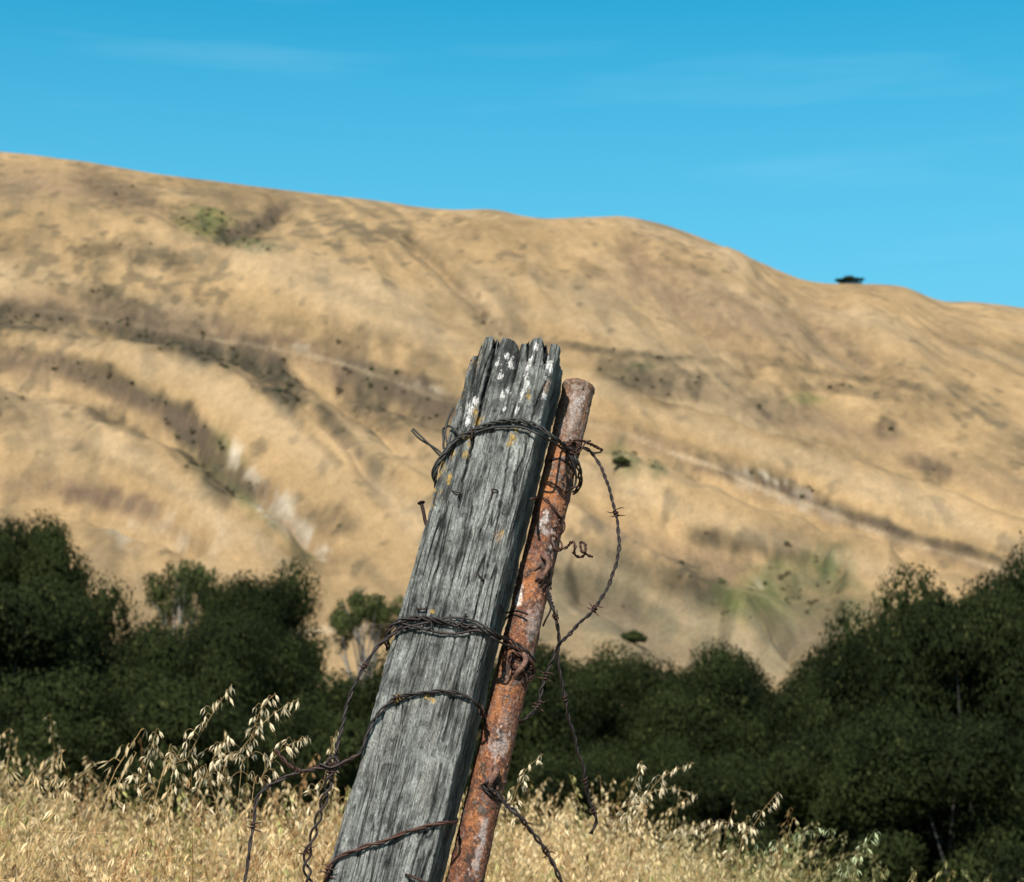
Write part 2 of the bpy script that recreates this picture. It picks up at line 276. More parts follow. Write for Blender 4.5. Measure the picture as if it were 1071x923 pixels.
def hill_color(x, y, u, e):
    px, py = topix(u, e)
    qx = px + 9 * fbm(x / 14, y / 30, 0, 31, 3); qy = py + 7 * fbm(x / 14, y / 30, 0, 32, 3)
    n1 = fbm(x / 30, y / 40, 0, 21, 4); n2 = .5 * fbm(x / 5, y / 16, 0, 22, 4) + .8 * fbm((.97 * x + .243 * y) / 4, (.243 * x - .97 * y) / 40, 0, 28, 4); n3 = fbm(x / 2.2, y / 6, 0, 23, 3)
    c = mix(TAN, TAN2, np.clip(.45 + .7 * n1 + .45 * n2, 0, 1))
    c = mix(c, PALE, .8 * np.clip(sstep(.05, .6, fbm((x + .8 * y) / 30, (y - .4 * x) / 60, 0, 27, 4)) * .5, 0, 1))
    c = c * (1 + .16 * n3)[..., None]
    scr = np.zeros_like(px); n4 = fbm(x / 1.3, y / 3.2, 0, 47, 2); brk = .62 + .38 * sstep(-.35, .25, n4 + .5 * n3)
    dash = sstep(.25, .55, fbm(x / 3.0, y / 5.5, 0, 48, 3) + .45 * fbm(x / 38, y / 60, 0, 49, 2)); c = mix(c, SCR * 1.6, dash * .55)
    # general scrub speckle
    sp = sstep(-.02, .5, n2 + .3 * n3 + .5 * fbm(x / 45, y / 60, 0, 24, 3)) * .42
    c = mix(c, SCR * 1.9, sp); 
    for (cx, cy, rx, ry, rot, k, st) in PATCH:
        a = math.radians(rot); dx = qx - cx; dy = qy - cy
        m = (np.abs(dx) < 3 * rx + 30) & (np.abs(dy) < 3 * max(rx, ry) + 30)
        if not m.any(): continue
        X = (dx[m] * math.cos(a) + dy[m] * math.sin(a)) / (rx * 1.1); Yv = (-dx[m] * math.sin(a) + dy[m] * math.cos(a)) / (ry * 1.75)
        d = np.sqrt(X * X + Yv * Yv)
        w = (brk[m] if k != 'r' else 1) * np.minimum(.95, (1 - sstep(.40, 1.35, d + .5 * n2[m] + .4 * n3[m])) * st * 1.05)
        if k == 'r': w = w * sstep(-.25, .35, n3[m] + n2[m] + .3 * vn(x[m] / .9, y[m] / 2.5, 0, 44))
        c[m] = mix(c[m], KC[k] * (1 + .3 * n3[m])[..., None], w)
        if k in 'sdg': scr[m] = np.maximum(scr[m], w * (1 if k != 's' else .8))
    for (L, hw, k, st) in BANDS:
        hw = hw * 1.3 if k == 's' else hw
        d, t = pdist(px + .5 * (qx - px), py + .5 * (qy - py), L)
        w = (1 - sstep(.3, 1.7, d / hw + .5 * n2 + .4 * n3)) * min(.97, st * 1.2) * np.minimum(1, np.minimum(t, 1 - t) / .06 + .2) * (.8 + .3 * vn(t * 17, 0, 0, 3))
        if k == 'r': w = w * sstep(-.3, .3, n3 + n2 + .4 * vn(x / .9, y / 2.5, 0, 44))
        w = np.clip(w * (brk if k != 'r' else 1.0), 0, .95); c = mix(c, KC[k] * (1 + .3 * n3)[..., None], w)
        if k in 'sd': scr = np.maximum(scr, w * .85)
    fd = fold_disp(px, py); c = mix(c, PALE, .35 * sstep(.8, 4.0, fd)); c = mix(c, KC['b'] * 1.1, .45 * sstep(.8, 4.0, -fd) * (.5 + .5 * brk))  # spur and gully relief shading put into colour: drier pale crests, brown gullies
    d, t = pdist(px, py, TRACK)
    seen = sstep(.03, .1, t) * (.45 + .3 * sstep(.5, .6, t)) * (.45 + .55 * sstep(-.3, .3, n3 + vn(t * 40, 0, 0, 19)))
    w = (1 - sstep(1.2, 3.2, d + 1.0 * n2)) * seen * (.5 + .5 * sstep(-.3, .4, vn(t * 14, 0, 0, 9)))
    c = mix(c, PALE * 1.0, w * .9); scr = scr * (1 - w)
    # another track close to the foot of the slope, behind the small tree
    d2, t2 = pdist(px, py, [(250, 672), (330, 660), (420, 652), (500, 650)])
    c = mix(c, PALE, (1 - sstep(2, 5, d2)) * .9)
    return c, scr

ud = np.concatenate([np.linspace(-1.55, -.36, 60, endpoint=False), np.linspace(-.36, .36, 760), np.linspace(.36, 1.55, 61)[1:]])
tt = np.linspace(-.10, 1, 580); Ya = Y0 + tt * (YR - Y0); Yb = np.array([565, 575, 590, 620, 680, 780, 900, 1060, 1400, 2200, 4000.])
Yr_ = np.concatenate([Ya, Yb])
UU, YY = np.meshgrid(ud, Yr_); XX = UU * YY
ZZ = terr(XX, YY)
Eb = E(UU) * gfun((YY - Y0) / (YR - Y0))
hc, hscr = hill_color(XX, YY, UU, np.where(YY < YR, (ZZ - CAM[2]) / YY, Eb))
ZZ = ZZ + np.where(hscr > .1, (hscr - .1) * 1.1 * np.maximum(0, .25 + fbm(XX / 2.0, YY / 4.5, 0, 41, 2)), 0) * (YY < 550)
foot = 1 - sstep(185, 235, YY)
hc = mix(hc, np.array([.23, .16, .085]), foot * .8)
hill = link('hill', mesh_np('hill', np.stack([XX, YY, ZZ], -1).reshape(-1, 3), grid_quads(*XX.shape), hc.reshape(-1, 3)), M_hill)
tag(hill, kind='structure')
# near ground: from far behind the camera up to the foot of the hill
Yfoot = Ya[0]
gx = np.concatenate([-np.geomspace(3500, 12, 40), np.linspace(-11.5, 11.5, 120), np.geomspace(12, 3500, 40)])
gy = np.concatenate([-np.geomspace(3000, 4, 30), np.linspace(-3, 20, 150), np.linspace(20.5, Yfoot + 22, 130)])
GX, GY = np.meshgrid(gx, gy); GZ = terr(GX, GY) - .30 * sstep(Yfoot + 4, Yfoot + 20, GY) - .02
gn = fbm(GX / 3, GY / 3, 0, 51, 4); gc = mix(np.array([.25, .18, .09]), np.array([.16, .115, .06]), np.clip(.5 + gn, 0, 1))
ground = link('ground', mesh_np('ground', np.stack([GX, GY, GZ], -1).reshape(-1, 3), grid_quads(*GX.shape), gc.reshape(-1, 3)), M_ground)
tag(ground, kind='structure')
def tz(x, y): return float(terr(np.array([x]), np.array([y]))[0])

# ---------------------------------------------------------------- scrub on the hillside: countless low bushes
def leaf_cloud(rng, n, centers, radii, size, flat=.8, shell=.55, nal=1.1):
    idx = rng.randint(0, len(centers), n) if np.isscalar(radii) else rng.choice(len(centers), n, p=(np.array(radii) ** 2) / np.sum(np.array(radii) ** 2))
    d = rng.normal(size=(n, 3)); d /= np.linalg.norm(d, axis=1)[:, None]
    rr = (shell + (1.08 - shell) * rng.rand(n) ** .6)
    rad = np.asarray(radii)[idx] if not np.isscalar(radii) else np.full(n, radii)
    p = np.asarray(centers)[idx] + d * (rr * rad)[:, None] * np.array([1, 1, flat])
    a = rng.normal(size=(n, 3)) * .75 + d * nal; a /= np.linalg.norm(a, axis=1)[:, None]
    b = np.cross(a, rng.normal(size=(n, 3))); b /= np.linalg.norm(b, axis=1)[:, None]; c = np.cross(a, b)
    s = size * (.6 + .9 * rng.rand(n))[:, None]
    V = np.stack([p - b * s * .5, p - c * s * .33 + a * s * .1, p + b * s * .5, p + c * s * .33 + a * s * .1], 1)
    return V.reshape(-1, 3), np.arange(4 * n).reshape(-1, 4), idx
prob = (np.maximum(hscr - .35, 0) * (YY < 545) * (YY > 205) * (np.abs(UU) < .36)).ravel()
ar = np.gradient(YY, axis=0).ravel() * YY.ravel(); prob = prob * ar; prob = np.where(prob > 0, prob, 0) ** 1.0; prob /= prob.sum()
rg = np.random.RandomState(5)
nb = 700; sel = rg.choice(len(prob), nb, p=prob)
cen = np.stack([XX.ravel()[sel], YY.ravel()[sel], ZZ.ravel()[sel]], -1) + rg.normal(size=(nb, 3)) * [.3, .5, 0]
rad = .18 + .42 * rg.rand(nb) ** 2; cen[:, 2] += rad * .25
V, Q, ix = leaf_cloud(rg, nb * 28, cen, rad, .28, .7)
cb = mix(np.array([.055, .047, .027]), np.array([.10, .080, .044]), rg.rand(nb)); gcol = rg.rand(nb) < .25; cb[gcol] = np.array([.045, .058, .024])
tag(link('hillside_scrub', mesh_np('hillside_scrub', V, Q, np.repeat(cb[ix] * (.7 + .6 * rg.rand(len(ix)))[:, None], 4, 0), False), M_leaf),
    'low dark scrub scattered along the gullies of the golden hillside', 'scrub', kind='stuff')

# ---------------------------------------------------------------- trees
def tree_meshes(seed, n=24000, kind='dense', leaf=.16):
    """unit-ish tree: height 1, crown radius about .45; leaf size given for a 9 m tree"""
    rg = np.random.RandomState(seed); ls = leaf / 9.0
    cs, rs = [], []
    if kind == 'dense':
        for i in range(96):
            a = rg.rand() * 2 * PI; h = rg.rand() ** .75; z = .03 + .86 * h
            prof = (max(0, 1 - (abs(z - .40) / .56) ** 4.2)) ** .5; q = prof * (.30 + .70 * rg.rand() ** .35) * .37 * (1 if i > 25 else .5)
            cs.append((q * math.cos(a), q * math.sin(a), z)); rs.append(.085 + .10 * rg.rand())
    elif kind == 'sparse':
        for i in range(60):
            a = rg.rand() * 2 * PI; q = .44 * rg.rand() ** .55; z = .90 - .17 * (q / .42) ** 2 * rg.rand() - .10 * rg.rand()
            cs.append((q * math.cos(a), q * math.sin(a) * .8, z)); rs.append(.045 + .075 * rg.rand())
    else:
        for i in range(30):
            a = rg.rand() * 2 * PI; q = .45 * rg.rand() ** .5; z = .2 + .6 * rg.rand() * (1 - (q / .55) ** 2)
            cs.append((q * math.cos(a), q * math.sin(a), z)); rs.append(.10 + .10 * rg.rand())
    cs = np.array(cs); rs = np.array(rs)
    flat = .55 if kind == 'dense' else .36 if kind == 'sparse' else .8
    V, Q, ix = leaf_cloud(rg, n, cs, rs, ls, flat, .55 if kind == 'dense' else .35, 1.9)
    # twigs poking beyond the clumps give an uneven outline
    m = n // 30; V2, Q2, ix2 = leaf_cloud(rg, m, cs, rs * 1.16, ls * .9, flat, .8)
    V = np.vstack([V, V2]); Q = np.vstack([Q, Q2 + len(V) - len(V2)]); ix = np.concatenate([ix, ix2])
    m = n // 9; V2, Q2, ix2 = leaf_cloud(rg, m, cs, rs * .72, ls * 2.6, flat, .1)
    if kind == 'dense': V = np.vstack([V, V2]); Q = np.vstack([Q, Q2 + len(V) - len(V2)]); ix = np.concatenate([ix, ix2])
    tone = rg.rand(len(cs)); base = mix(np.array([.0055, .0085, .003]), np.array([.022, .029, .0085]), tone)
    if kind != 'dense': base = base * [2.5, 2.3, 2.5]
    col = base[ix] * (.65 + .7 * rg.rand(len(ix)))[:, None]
    yl = rg.rand(len(ix)) < .03; col[yl] = np.array([.045, .05, .016])
    crown = mesh_np('crown', V, Q, np.repeat(col, 4, 0), False); crown.materials.append(M_leaf)
    mb = MB(); bc = np.array([.05, .045, .04]) if kind != 'sparse' else np.array([.20, .18, .16])
    tz_ = .26 if kind == 'dense' else .62
    P = crom([(0, 0, -.06), (.012, .0, .08), (-.01, .01, tz_ * .7), (.01, -.01, tz_)], .02)
    tube(mb, P, np.linspace(.034, .024, len(P)) * (.6 if kind == 'dense' else 1) + .012 * np.exp(-np.linspace(0, 6, len(P))), 10, bc)
    pick = rg.choice(len(cs), min(len(cs), 16), replace=False)
    for k in pick:
        c = cs[k]; s0 = P[int(len(P) * (.55 + .44 * rg.rand()))]; mid = (s0 + c) / 2 + rg.normal(size=3) * .03 + [0, 0, .02]
        B = crom([s0, s0 * .6 + mid * .4 + rg.normal(size=3) * .012, mid, c], .02); tube(mb, B, np.linspace(.015, .004, len(B)) * (.6 if kind == 'dense' else 1), 6, bc)
    V, Q, c = mb.arr(); trunk = mesh_np('trunk', V, Q, c); trunk.materials.append(M_bark)
    return trunk, crown
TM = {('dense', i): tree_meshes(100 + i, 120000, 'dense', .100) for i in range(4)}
TM[('sparse', 0)] = tree_meshes(201, 8000, 'sparse', .15); TM[('sparse', 1)] = tree_meshes(202, 9000, 'sparse', .15)
TM[('bush', 0)] = tree_meshes(301, 5000, 'bush', .5)
def tree(px, top, hw, Y, mk, label, name='oak_tree', group=None, rot=0, base=None, cat='tree'):
    u, e = ue(px, top); x = u * Y; zt = CAM[2] + e * Y
    zb = tz(x, Y) if base is None else base
    h = (zt - zb) / .97; s = hw * Y / F / .47
    o = empty(name, (x, Y, zb)); o.rotation_euler.z = rot; o.scale = (s, s, h)
    tag(o, label, cat, group)
    tr, cr = TM[mk]
    a = link('trunk', tr, None, o); b = link('crown', cr, None, o)
    return o
OG = 'dark oaks along the valley'
TREES = [(-40, 592, 165, 44, ('dense', 0), 'broad dark oak at the far left, its crown cut by the picture\'s side', .3),
         (22, 538, 80, 92, ('dense', 1), 'oak rising highest at the left, seen above the dark mass of nearer crowns', 1.2),
         (105, 606, 105, 50, ('dense', 2), 'dark oak below the highest left oak, in front of the twisted one', 2.1),
         (200, 644, 100, 54, ('dense', 3), 'dark oak crown directly in front of the twisted sparse oak', 4.0),
         (270, 590, 76, 76, ('dense', 0), 'round dense oak just right of the sparse twisted oak', 3.1),
         (252, 646, 92, 57, ('dense', 1), 'low dark oak below the round dense oak, behind the tall oat stalks', 5.0),
         (368, 700, 110, 60, ('dense', 2), 'low dark oak in front of the pale trunked oak, left of the post', .9),
         (470, 680, 110, 62, ('dense', 3), 'dark oak mostly hidden behind the wooden post', 1.9),
         (575, 672, 90, 60, ('dense', 1), 'dark oak just right of the rusty pipe, behind the hanging wires', 2.9),
         (652, 676, 84, 63, ('dense', 0), 'dark oak second right of the rusty pipe, below the small hillside bush', 4.4),
         (728, 676, 88, 61, ('dense', 2), 'dark oak midway between the rusty pipe and the tall right oak', 5.6),
         (808, 700, 85, 66, ('dense', 3), 'lower dark oak filling the dip left of the tall right oaks', .2),
         (872, 672, 85, 52, ('dense', 1), 'oak forming the lower left shoulder of the tall right mass', 1.0),
         (930, 640, 95, 47, ('dense', 2), 'tall dark oak on the rising left slope of the right mass', 3.6),
         (1008, 598, 110, 43, ('dense', 0), 'tallest dark oak, its leafy crown highest near the right side', 5.2),
         (1100, 575, 120, 45, ('dense', 3), 'dark oak cut by the right side of the picture', 2.4)]
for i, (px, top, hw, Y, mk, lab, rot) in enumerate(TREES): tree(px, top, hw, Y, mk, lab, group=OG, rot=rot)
LOWT = [(30, 700, 120, 36, ('dense', 2), 'low dark shrub oak at the bottom left behind the dry grass', .5), (170, 715, 120, 37, ('dense', 0), 'low dark shrub oak behind the leftmost oat stalks', 1.5), (320, 735, 110, 38, ('dense', 1), 'low dark shrub oak behind the wire knot left of the post', 2.5),
        (440, 745, 100, 40, ('dense', 3), 'low dark shrub oak hidden behind the leaning post', 3.5),
        (590, 780, 90, 42, ('dense', 2), 'low dark shrub oak behind the lower end of the hanging barbed wire', 4.5), (745, 775, 90, 44, ('dense', 0), 'low dark shrub oak above the right oat stalks', 5.5),
        (860, 760, 110, 38, ('dense', 1), 'low dark shrub oak at the foot of the right mass', .7), (990, 740, 130, 36, ('dense', 3), 'low dark shrub oak at the bottom right', 1.7)]
for (px, top, hw, Y, mk, lab, rot) in LOWT: tree(px, top, hw, Y, mk, lab, 'shrub_oak', 'low shrub oaks in front of the dark oaks', rot, cat='shrub')
tree(192, 566, 44, 112, ('sparse', 1), 'sparse twisted oak with bare pale limbs standing above the dark crowns', group='open oaks at the foot of the hill', rot=.4)
tree(386, 604, 46, 125, ('sparse', 0), 'open oak with a pale forked trunk just left of the wooden post', group='open oaks at the foot of the hill', rot=2.0)
def hill_pt(px, py):
    u, e = ue(px, py); ys = np.linspace(190, 560, 1500); ee = (terr(u * ys, ys) - CAM[2]) / ys; k = int(np.argmax(ee > e)); return u * ys[k], ys[k]
def bush(px, top, hw, Y, lab, name='bush'):
    return tree(px, top, hw, Y, ('bush', 0), lab, name, cat='bush')
bush(888, 288.5, 14, 556, 'tiny dark bush alone on the skyline of the ridge')
bx, by = hill_pt(663, 674); bush(663, 656, 13, by, 'small green bush on the lower slope just above the dark oaks')
bx, by = hill_pt(650, 488); bush(650, 475, 9, by, 'grey green bush on the hillside right of the barbed wire loop')

# ---------------------------------------------------------------- timber post
PT, PB = W(530, 400, 2.68), W(396, 914, 2.42)
ax = (PT - PB); LV = np.linalg.norm(ax); ax /= LV
rot6 = math.radians(6); nf = np.array([-math.sin(rot6), -math.cos(rot6), 0]); nf -= ax * np.dot(nf, ax); nf /= np.linalg.norm(nf)
sx = np.cross(ax, -nf); sx /= np.linalg.norm(sx)
if sx[0] < 0: sx = -sx
LOW = 1.12                    # length of post below PB, into the ground
def plane_hit(x, y, off=0.0):
    r = ray(x, y); P0 = PB + nf * off; t = np.dot(P0 - CAM, nf) / np.dot(r, nf); return CAM + r * t
def suv(x, y):
    p = plane_hit(x, y) - PB; return np.dot(p, sx), np.dot(p, ax)
HWT, HWB = .0600, .0640       # half widths
def halfw(v): return HWB + (HWT - HWB) * v / LV
HD = .076
prof = [(482, 402), (487, 384), (490, 376), (494, 372), (499, 371), (502, 367), (503.5, 357), (507, 352.5), (513, 351.5), (516.5, 354), (517.5, 372), (519.5, 366), (521, 354), (525, 352.5), (532, 353.5), (538, 356), (541, 360), (543.5, 366), (545.5, 359), (550, 360), (552.5, 363), (554, 356), (558, 353.5), (566, 353), (569, 356), (570, 374), (572, 377), (573, 362), (577, 359.5), (585, 361), (588.5, 366), (590, 376)]
ps = sorted([suv(*p) for p in prof]); PS = np.array([p[0] for p in ps]); PV = np.array([p[1] for p in ps])
VTOP = PV.max()
CR = [  # px polyline, depth mm at start, depth at end, width mm
    ([(518, 350), (516, 372), (510, 395), (504, 420), (499, 442), (493, 470), (485, 498), (479, 530)], 16, 3, 1.9),
    ([(569.5, 352), (569.5, 376), (571, 382)], 16, 5, 1.8), ([(573, 395), (566, 410), (559, 425), (556, 445), (548, 480)], 5, 2, 1.3),
    ([(543, 360), (540, 385), (534, 410), (528, 440)], 5, 2, 1.6), ([(552, 360), (551, 380), (545, 402), (540, 425)], 4, 1.5, 1.2),
    ([(500, 368), (496, 395), (490, 425), (484, 450)], 4, 1.5, 1.1),
    ([(533, 470), (527, 510), (518, 556), (509, 598), (497, 640), (485, 690), (473, 735), (463, 775)], 3.5, 3.5, 1.3),
    ([(514, 520), (505, 545), (498, 575), (489, 610)], 3, 1.5, 1.0), ([(494, 530), (486, 565), (470, 620), (462, 650)], 3, 2, 1.1),
    ([(470, 545), (462, 580), (455, 600), (447, 640)], 3, 1.5, 1.0), ([(503, 690), (490, 735), (484, 760), (470, 800)], 2.5, 1.5, 1.0),
    ([(447, 660), (437, 700), (424, 745), (415, 790)], 3, 2, 1.1), ([(421, 775), (412, 815), (398, 860), (388, 923)], 2.5, 2.5, 1.2), ([(462, 800), (452, 845), (442, 880), (432, 930)], 3, 2, 1.2),
    ([(478, 660), (468, 700), (458, 730)], 3, 1.5, 1.0), ([(544, 470), (540, 500), (533, 540), (526, 580)], 2.5, 1.5, .9), ([(474, 470), (466, 510), (459, 540)], 2.5, 1, .9), ([(403, 740), (396, 780), (385, 830)], 2.5, 1.5, 1.0), ([(488, 790), (478, 830), (468, 860)], 2, 1.5, .9)]
CRs = [([suv(*p) for p in L], a, b, w) for (L, a, b, w) in CR]
def crack_depth(s, v):
    D = np.zeros_like(s); wv = s + .0009 * vn(v * 160, s * 40, 0, 71)
    for (L, a, b, w) in CRs:
        vs = [p[1] for p in L]; m = (v > min(vs) - .03) & (v < max(vs) + .03)
        if not m.any(): continue
        d, t = pdist(wv[m], v[m], L)
        d0 = np.maximum(a + (b - a) * t, 0) / 1000 * np.minimum(1, (1 - t) / .08 + (.0 if b < 2.5 else 1))
        q = d0 * np.exp(-(d / (w / 1000)) ** 2 * (1.1 + .5 * vn(v[m] * 60, 0, 0, 72)))
        D[m] = np.maximum(D[m], q)
    return D
def spot(s, v, x, y, r, sd, el=1.6):
    """blotch mask on the front face at photo px x,y with radius r px, drawn out along the grain"""
    a, b = suv(x, y); m = (abs(s - a) < r * .004) & (abs(v - b) < r * .006); out = np.zeros_like(s)
    if m.any():
        d = np.hypot((s[m] - a), (v[m] - b) / el) / (r * .0013)
        out[m] = (1 - sstep(.55, .95, d + .9 * fbm(s[m] * 300, v[m] * 170, 0, sd, 3) + .5 * vn(s[m] * 1300, v[m] * 700, 0, sd))) * (.8 + .2 * vn(s[m] * 900, v[m] * 500, 0, sd + 2))
    return out
def post_build():
    nu, nw = 236, 44
    us = np.linspace(-1, 1, nu); ws = np.linspace(-1, 1, nw)
    vrow = np.concatenate([np.linspace(-LOW, -.03, 60, endpoint=False), np.linspace(-.03, 1, 640)])   # last is 1 = top, scaled by the column top
    def place(U, Wd, Vr, cap):
        r = .005
        s0 = U * .0605; top = np.interp(s0, PS, PV)
        top = top + (Wd + 1) * .5 * (.010 * vn(U * 4, Wd * 3, 0, 62)) - .004 * sstep(.6, 1, Wd)
        tvis = np.where(Vr > -.03, -.03 + (Vr + .03) / 1.03 * (top + .03), Vr)
        v = tvis
        hw = halfw(v) * (1 + .018 * vn(v * 9, U * 1.0, 3, 63) + .012 * vn(v * 40, U, 5, 64)); hd = HD
        # rotted shoulder at the top left and rounded top right
        s = U * hw; d = Wd * hd
        rr = r * (1 + .5 * vn(v * 25, Wd, U, 60))
        qs = np.clip(s, -(hw - rr), hw - rr); qd = np.clip(d, -(hd - rr), hd - rr)
        ns, ndp = s - qs, d - qd; ln = np.hypot(ns, ndp); side = ln > 1e-6
        k = np.where(side, rr / np.maximum(ln, 1e-6), 0)
        edge = (np.abs(U) > .999) | (np.abs(Wd) > .999)
        s2 = np.where(edge & side, qs + ns * k, s); d2 = np.where(edge & side, qd + ndp * k, d)
        nns = np.where(side, ns / np.maximum(ln, 1e-6), 0); nnd = np.where(side, ndp / np.maximum(ln, 1e-6), 0)
        if cap:   # interior of the cap shrinks with the rounded corner
            s2 = s2; d2 = d2
        # grain
        warp = .004 * vn(v * 7, s2 * 20, d2 * 20, 65) + .0015 * vn(v * 30, s2 * 60, d2 * 60, 66)
        gs, gd = s2 + warp, d2 + warp
        f1 = vn(gs * 170, gd * 170, v * 5, 81); f2 = vn(gs * 420, gd * 420, v * 14, 82); f3 = vn(gs * 800, gd * 800, v * 60, 83); f4 = fbm(gs * 60, gd * 60, v * 25, 84, 3)
        rid = 1 - np.abs(vn(gs * 230, gd * 230, v * 7, 85)); fc = sstep(.90, 1.0, rid) * sstep(-.35, .25, vn(gs * 40, gd * 40, v * 12, 86))
        rough = 1 + 1.2 * sstep(.45, .72, v)
        disp = (.0007 * f1 + .0006 * f2 + .0006 * f3 + .0017 * f4) * (.7 + .4 * rough) - .0022 * fc
        pits = sstep(.52, .8, vn(gs * 260, gd * 260, v * 130, 87)); rid2 = 1 - np.abs(vn(gs * 120 + 7, gd * 120, v * 3.2, 92)); fc2 = sstep(.93, 1.0, rid2) * sstep(-.25, .3, vn(gs * 25, gd * 25, v * 9, 93)); disp -= .0009 * pits + .0035 * fc2; fc = np.maximum(fc, fc2 * 1.1)
        front = sstep(-.2, -.75, -nnd * -1) if False else np.where(nnd < -.3, 1.0, 0.0)
        ck = crack_depth(s2, v)
        chips = sstep(.30, .55, vn(gs * 90, gd * 90, v * 22, 90) + .25 * f2) * .0016; disp -= chips; brk = sstep(.35, .6, vn(gs * 150, gd * 150, v * 75, 94)); disp -= .0012 * brk; pits = np.maximum(pits, brk * .8)
        if not cap:
            disp = disp - ck * front
            # broken flake steps down some right hand edges
            s3 = s2 + nns * disp; d3 = d2 + nnd * disp; v3 = v
        else:
            s3, d3 = s2 + nns * disp * edge, d2 + nnd * (disp - ck * front) * edge
            v3 = v - ck * .45 * (1 - (Wd + 1) * .42) + (.003 * f2 + .004 * f4) * (~edge)
        # colour
        t = np.clip(.50 + .22 * f1 + .26 * f2 + .30 * f3 + .75 * f4, 0, 1)
        c = mix((.028, .030, .028), (.268, .274, .248), t)
        c = mix(c, (.17, .148, .115), np.clip(sstep(.15, .6, fbm(gs * 30, gd * 30, v * 8, 88, 3)) * .4, 0, 1))
        low = 1 - sstep(.05, .5, v); c = c * (1 - .08 * low)[..., None]
        c = mix(c, (.016, .017, .016), np.clip(.9 * fc + .5 * pits + np.clip(ck / .003, 0, 1) * .7, 0, 1))
        # dark algae stain on the top block
        a, b = suv(528, 385); st = (1 - sstep(.4, 1.2, np.hypot((s2 - a) / .022, (v - b) / .05) + .4 * f4 + .25 * f1)) * (nnd < 0)
        c = mix(c, (.02, .021, .02), np.clip(st * .85, 0, 1))
        wh = 0
        for (x, y, rr_, el) in [(534, 380, 3.2, 2.5), (530, 372, 2.2, 2), (537, 384, 2.5, 1.2), (521, 380, 3.6, 1.2), (523, 394, 3, 2), (525, 412, 3.6, 1.6), (531, 409, 3.2, 1.2), (528, 427, 2, 2.2), (524, 416, 2.4, 1), (551, 385, 3, 3), (550, 402, 3.2, 3.2), (546, 415, 2.4, 4), (541, 428, 2, 3), (555, 375, 2.6, 2), (560, 362, 3.5, 1.2), (574, 380, 4.2, 1.6), (577, 387, 3, 1), (571, 395, 2, 2), (491, 428, 4.5, 2.8), (489, 440, 3, 2), (497, 420, 3, 2), (569, 415, 2.4, 2), (519, 365, 1.6, 2)]:
            wh = np.maximum(wh, spot(s2, v, x, y, rr_, 91 + int(x) % 5, el))
        wh = wh * (nnd < 0) * (.65 + .35 * sstep(-.3, .3, f2 + f3)); c = mix(c, (.76, .74, .70), np.clip(wh, 0, 1))
        ye = 0
        for (x, y, rr_, el) in [(500, 438, 4.5, 1.4), (497, 432, 3, 2), (553, 415, 3.6, 1.5), (489, 458, 4, 1), (484, 456, 3, 1), (536, 458, 4, 1.3), (533, 464, 3.5, 1), (488, 476, 4, 1.5), (491, 466, 2.5, 1), (473, 475, 2.5, 2), (470, 500, 2.5, 3), (539, 450, 3, 1), (417, 728, 4, .8), (413, 733, 3.5, 1), (449, 729, 4.5, .7), (453, 733, 3, .8), (374, 776, 3.5, 1.2), (372, 781, 3, 1), (452, 640, 3, .8), (524, 557, 2.6, 1.6)]:
            ye = np.maximum(ye, spot(s2, v, x, y, rr_, 95 + int(x) % 5, el))
        # lichen along the left edge
        ye = np.maximum(ye, sstep(.5, .8, fbm(v * 90, s2 * 200, d2 * 100, 97, 3) + .35) * sstep(-.040, -.058, s2) * sstep(.38, .55, v) * .8)
        c = mix(c, (.40, .25, .05), np.clip(ye * .9 * (nnd < .5), 0, 1))
        pk = np.maximum(spot(s2, v, 521, 562, 5, 98, 1.5), spot(s2, v, 573, 405, 5, 99, 2.2)) * (nnd < 0); c = mix(c, (.28, .19, .13), np.clip(pk * .8, 0, 1))
        P = PB + s3[..., None] * sx - (HD + d3)[..., None] * nf + v3[..., None] * ax
        return P, c
    mb = MB(); 
    for (cu, cw, flip) in ((None, -1, 0), (1, None, 0), (None, 1, 1), (-1, None, 1)):
        line = us if cu is None else ws
        G, Vr = np.meshgrid(line, vrow)
        U = G if cu is None else np.full_like(G, cu); Wd = G if cw is None else np.full_like(G, cw)
        P, c = place(U, Wd, Vr, False); q = grid_quads(*G.shape)
        if flip: q = q[:, ::-1]
        mb.add(P, q, c.reshape(-1, 3))
    U, Wd = np.meshgrid(us, ws); P, c = place(U, Wd, np.ones_like(U), True)
    mb.add(P, grid_quads(*U.shape), c.reshape(-1, 3))
    return mb
BASE = PB - ax * 1.0; BASE = PB - ax * (PB[2] / ax[2])
post = post_build().build('timber_post', M_wood, loc=BASE); post.location = BASE
import bmesh
bm = bmesh.new(); bm.from_mesh(post.data); bmesh.ops.remove_doubles(bm, verts=bm.verts, dist=.00006); bmesh.ops.recalc_face_normals(bm, faces=bm.faces); bm.to_mesh(post.data); bm.free()
tag(post, 'leaning weathered grey timber post with a cracked jagged top', 'fence post')

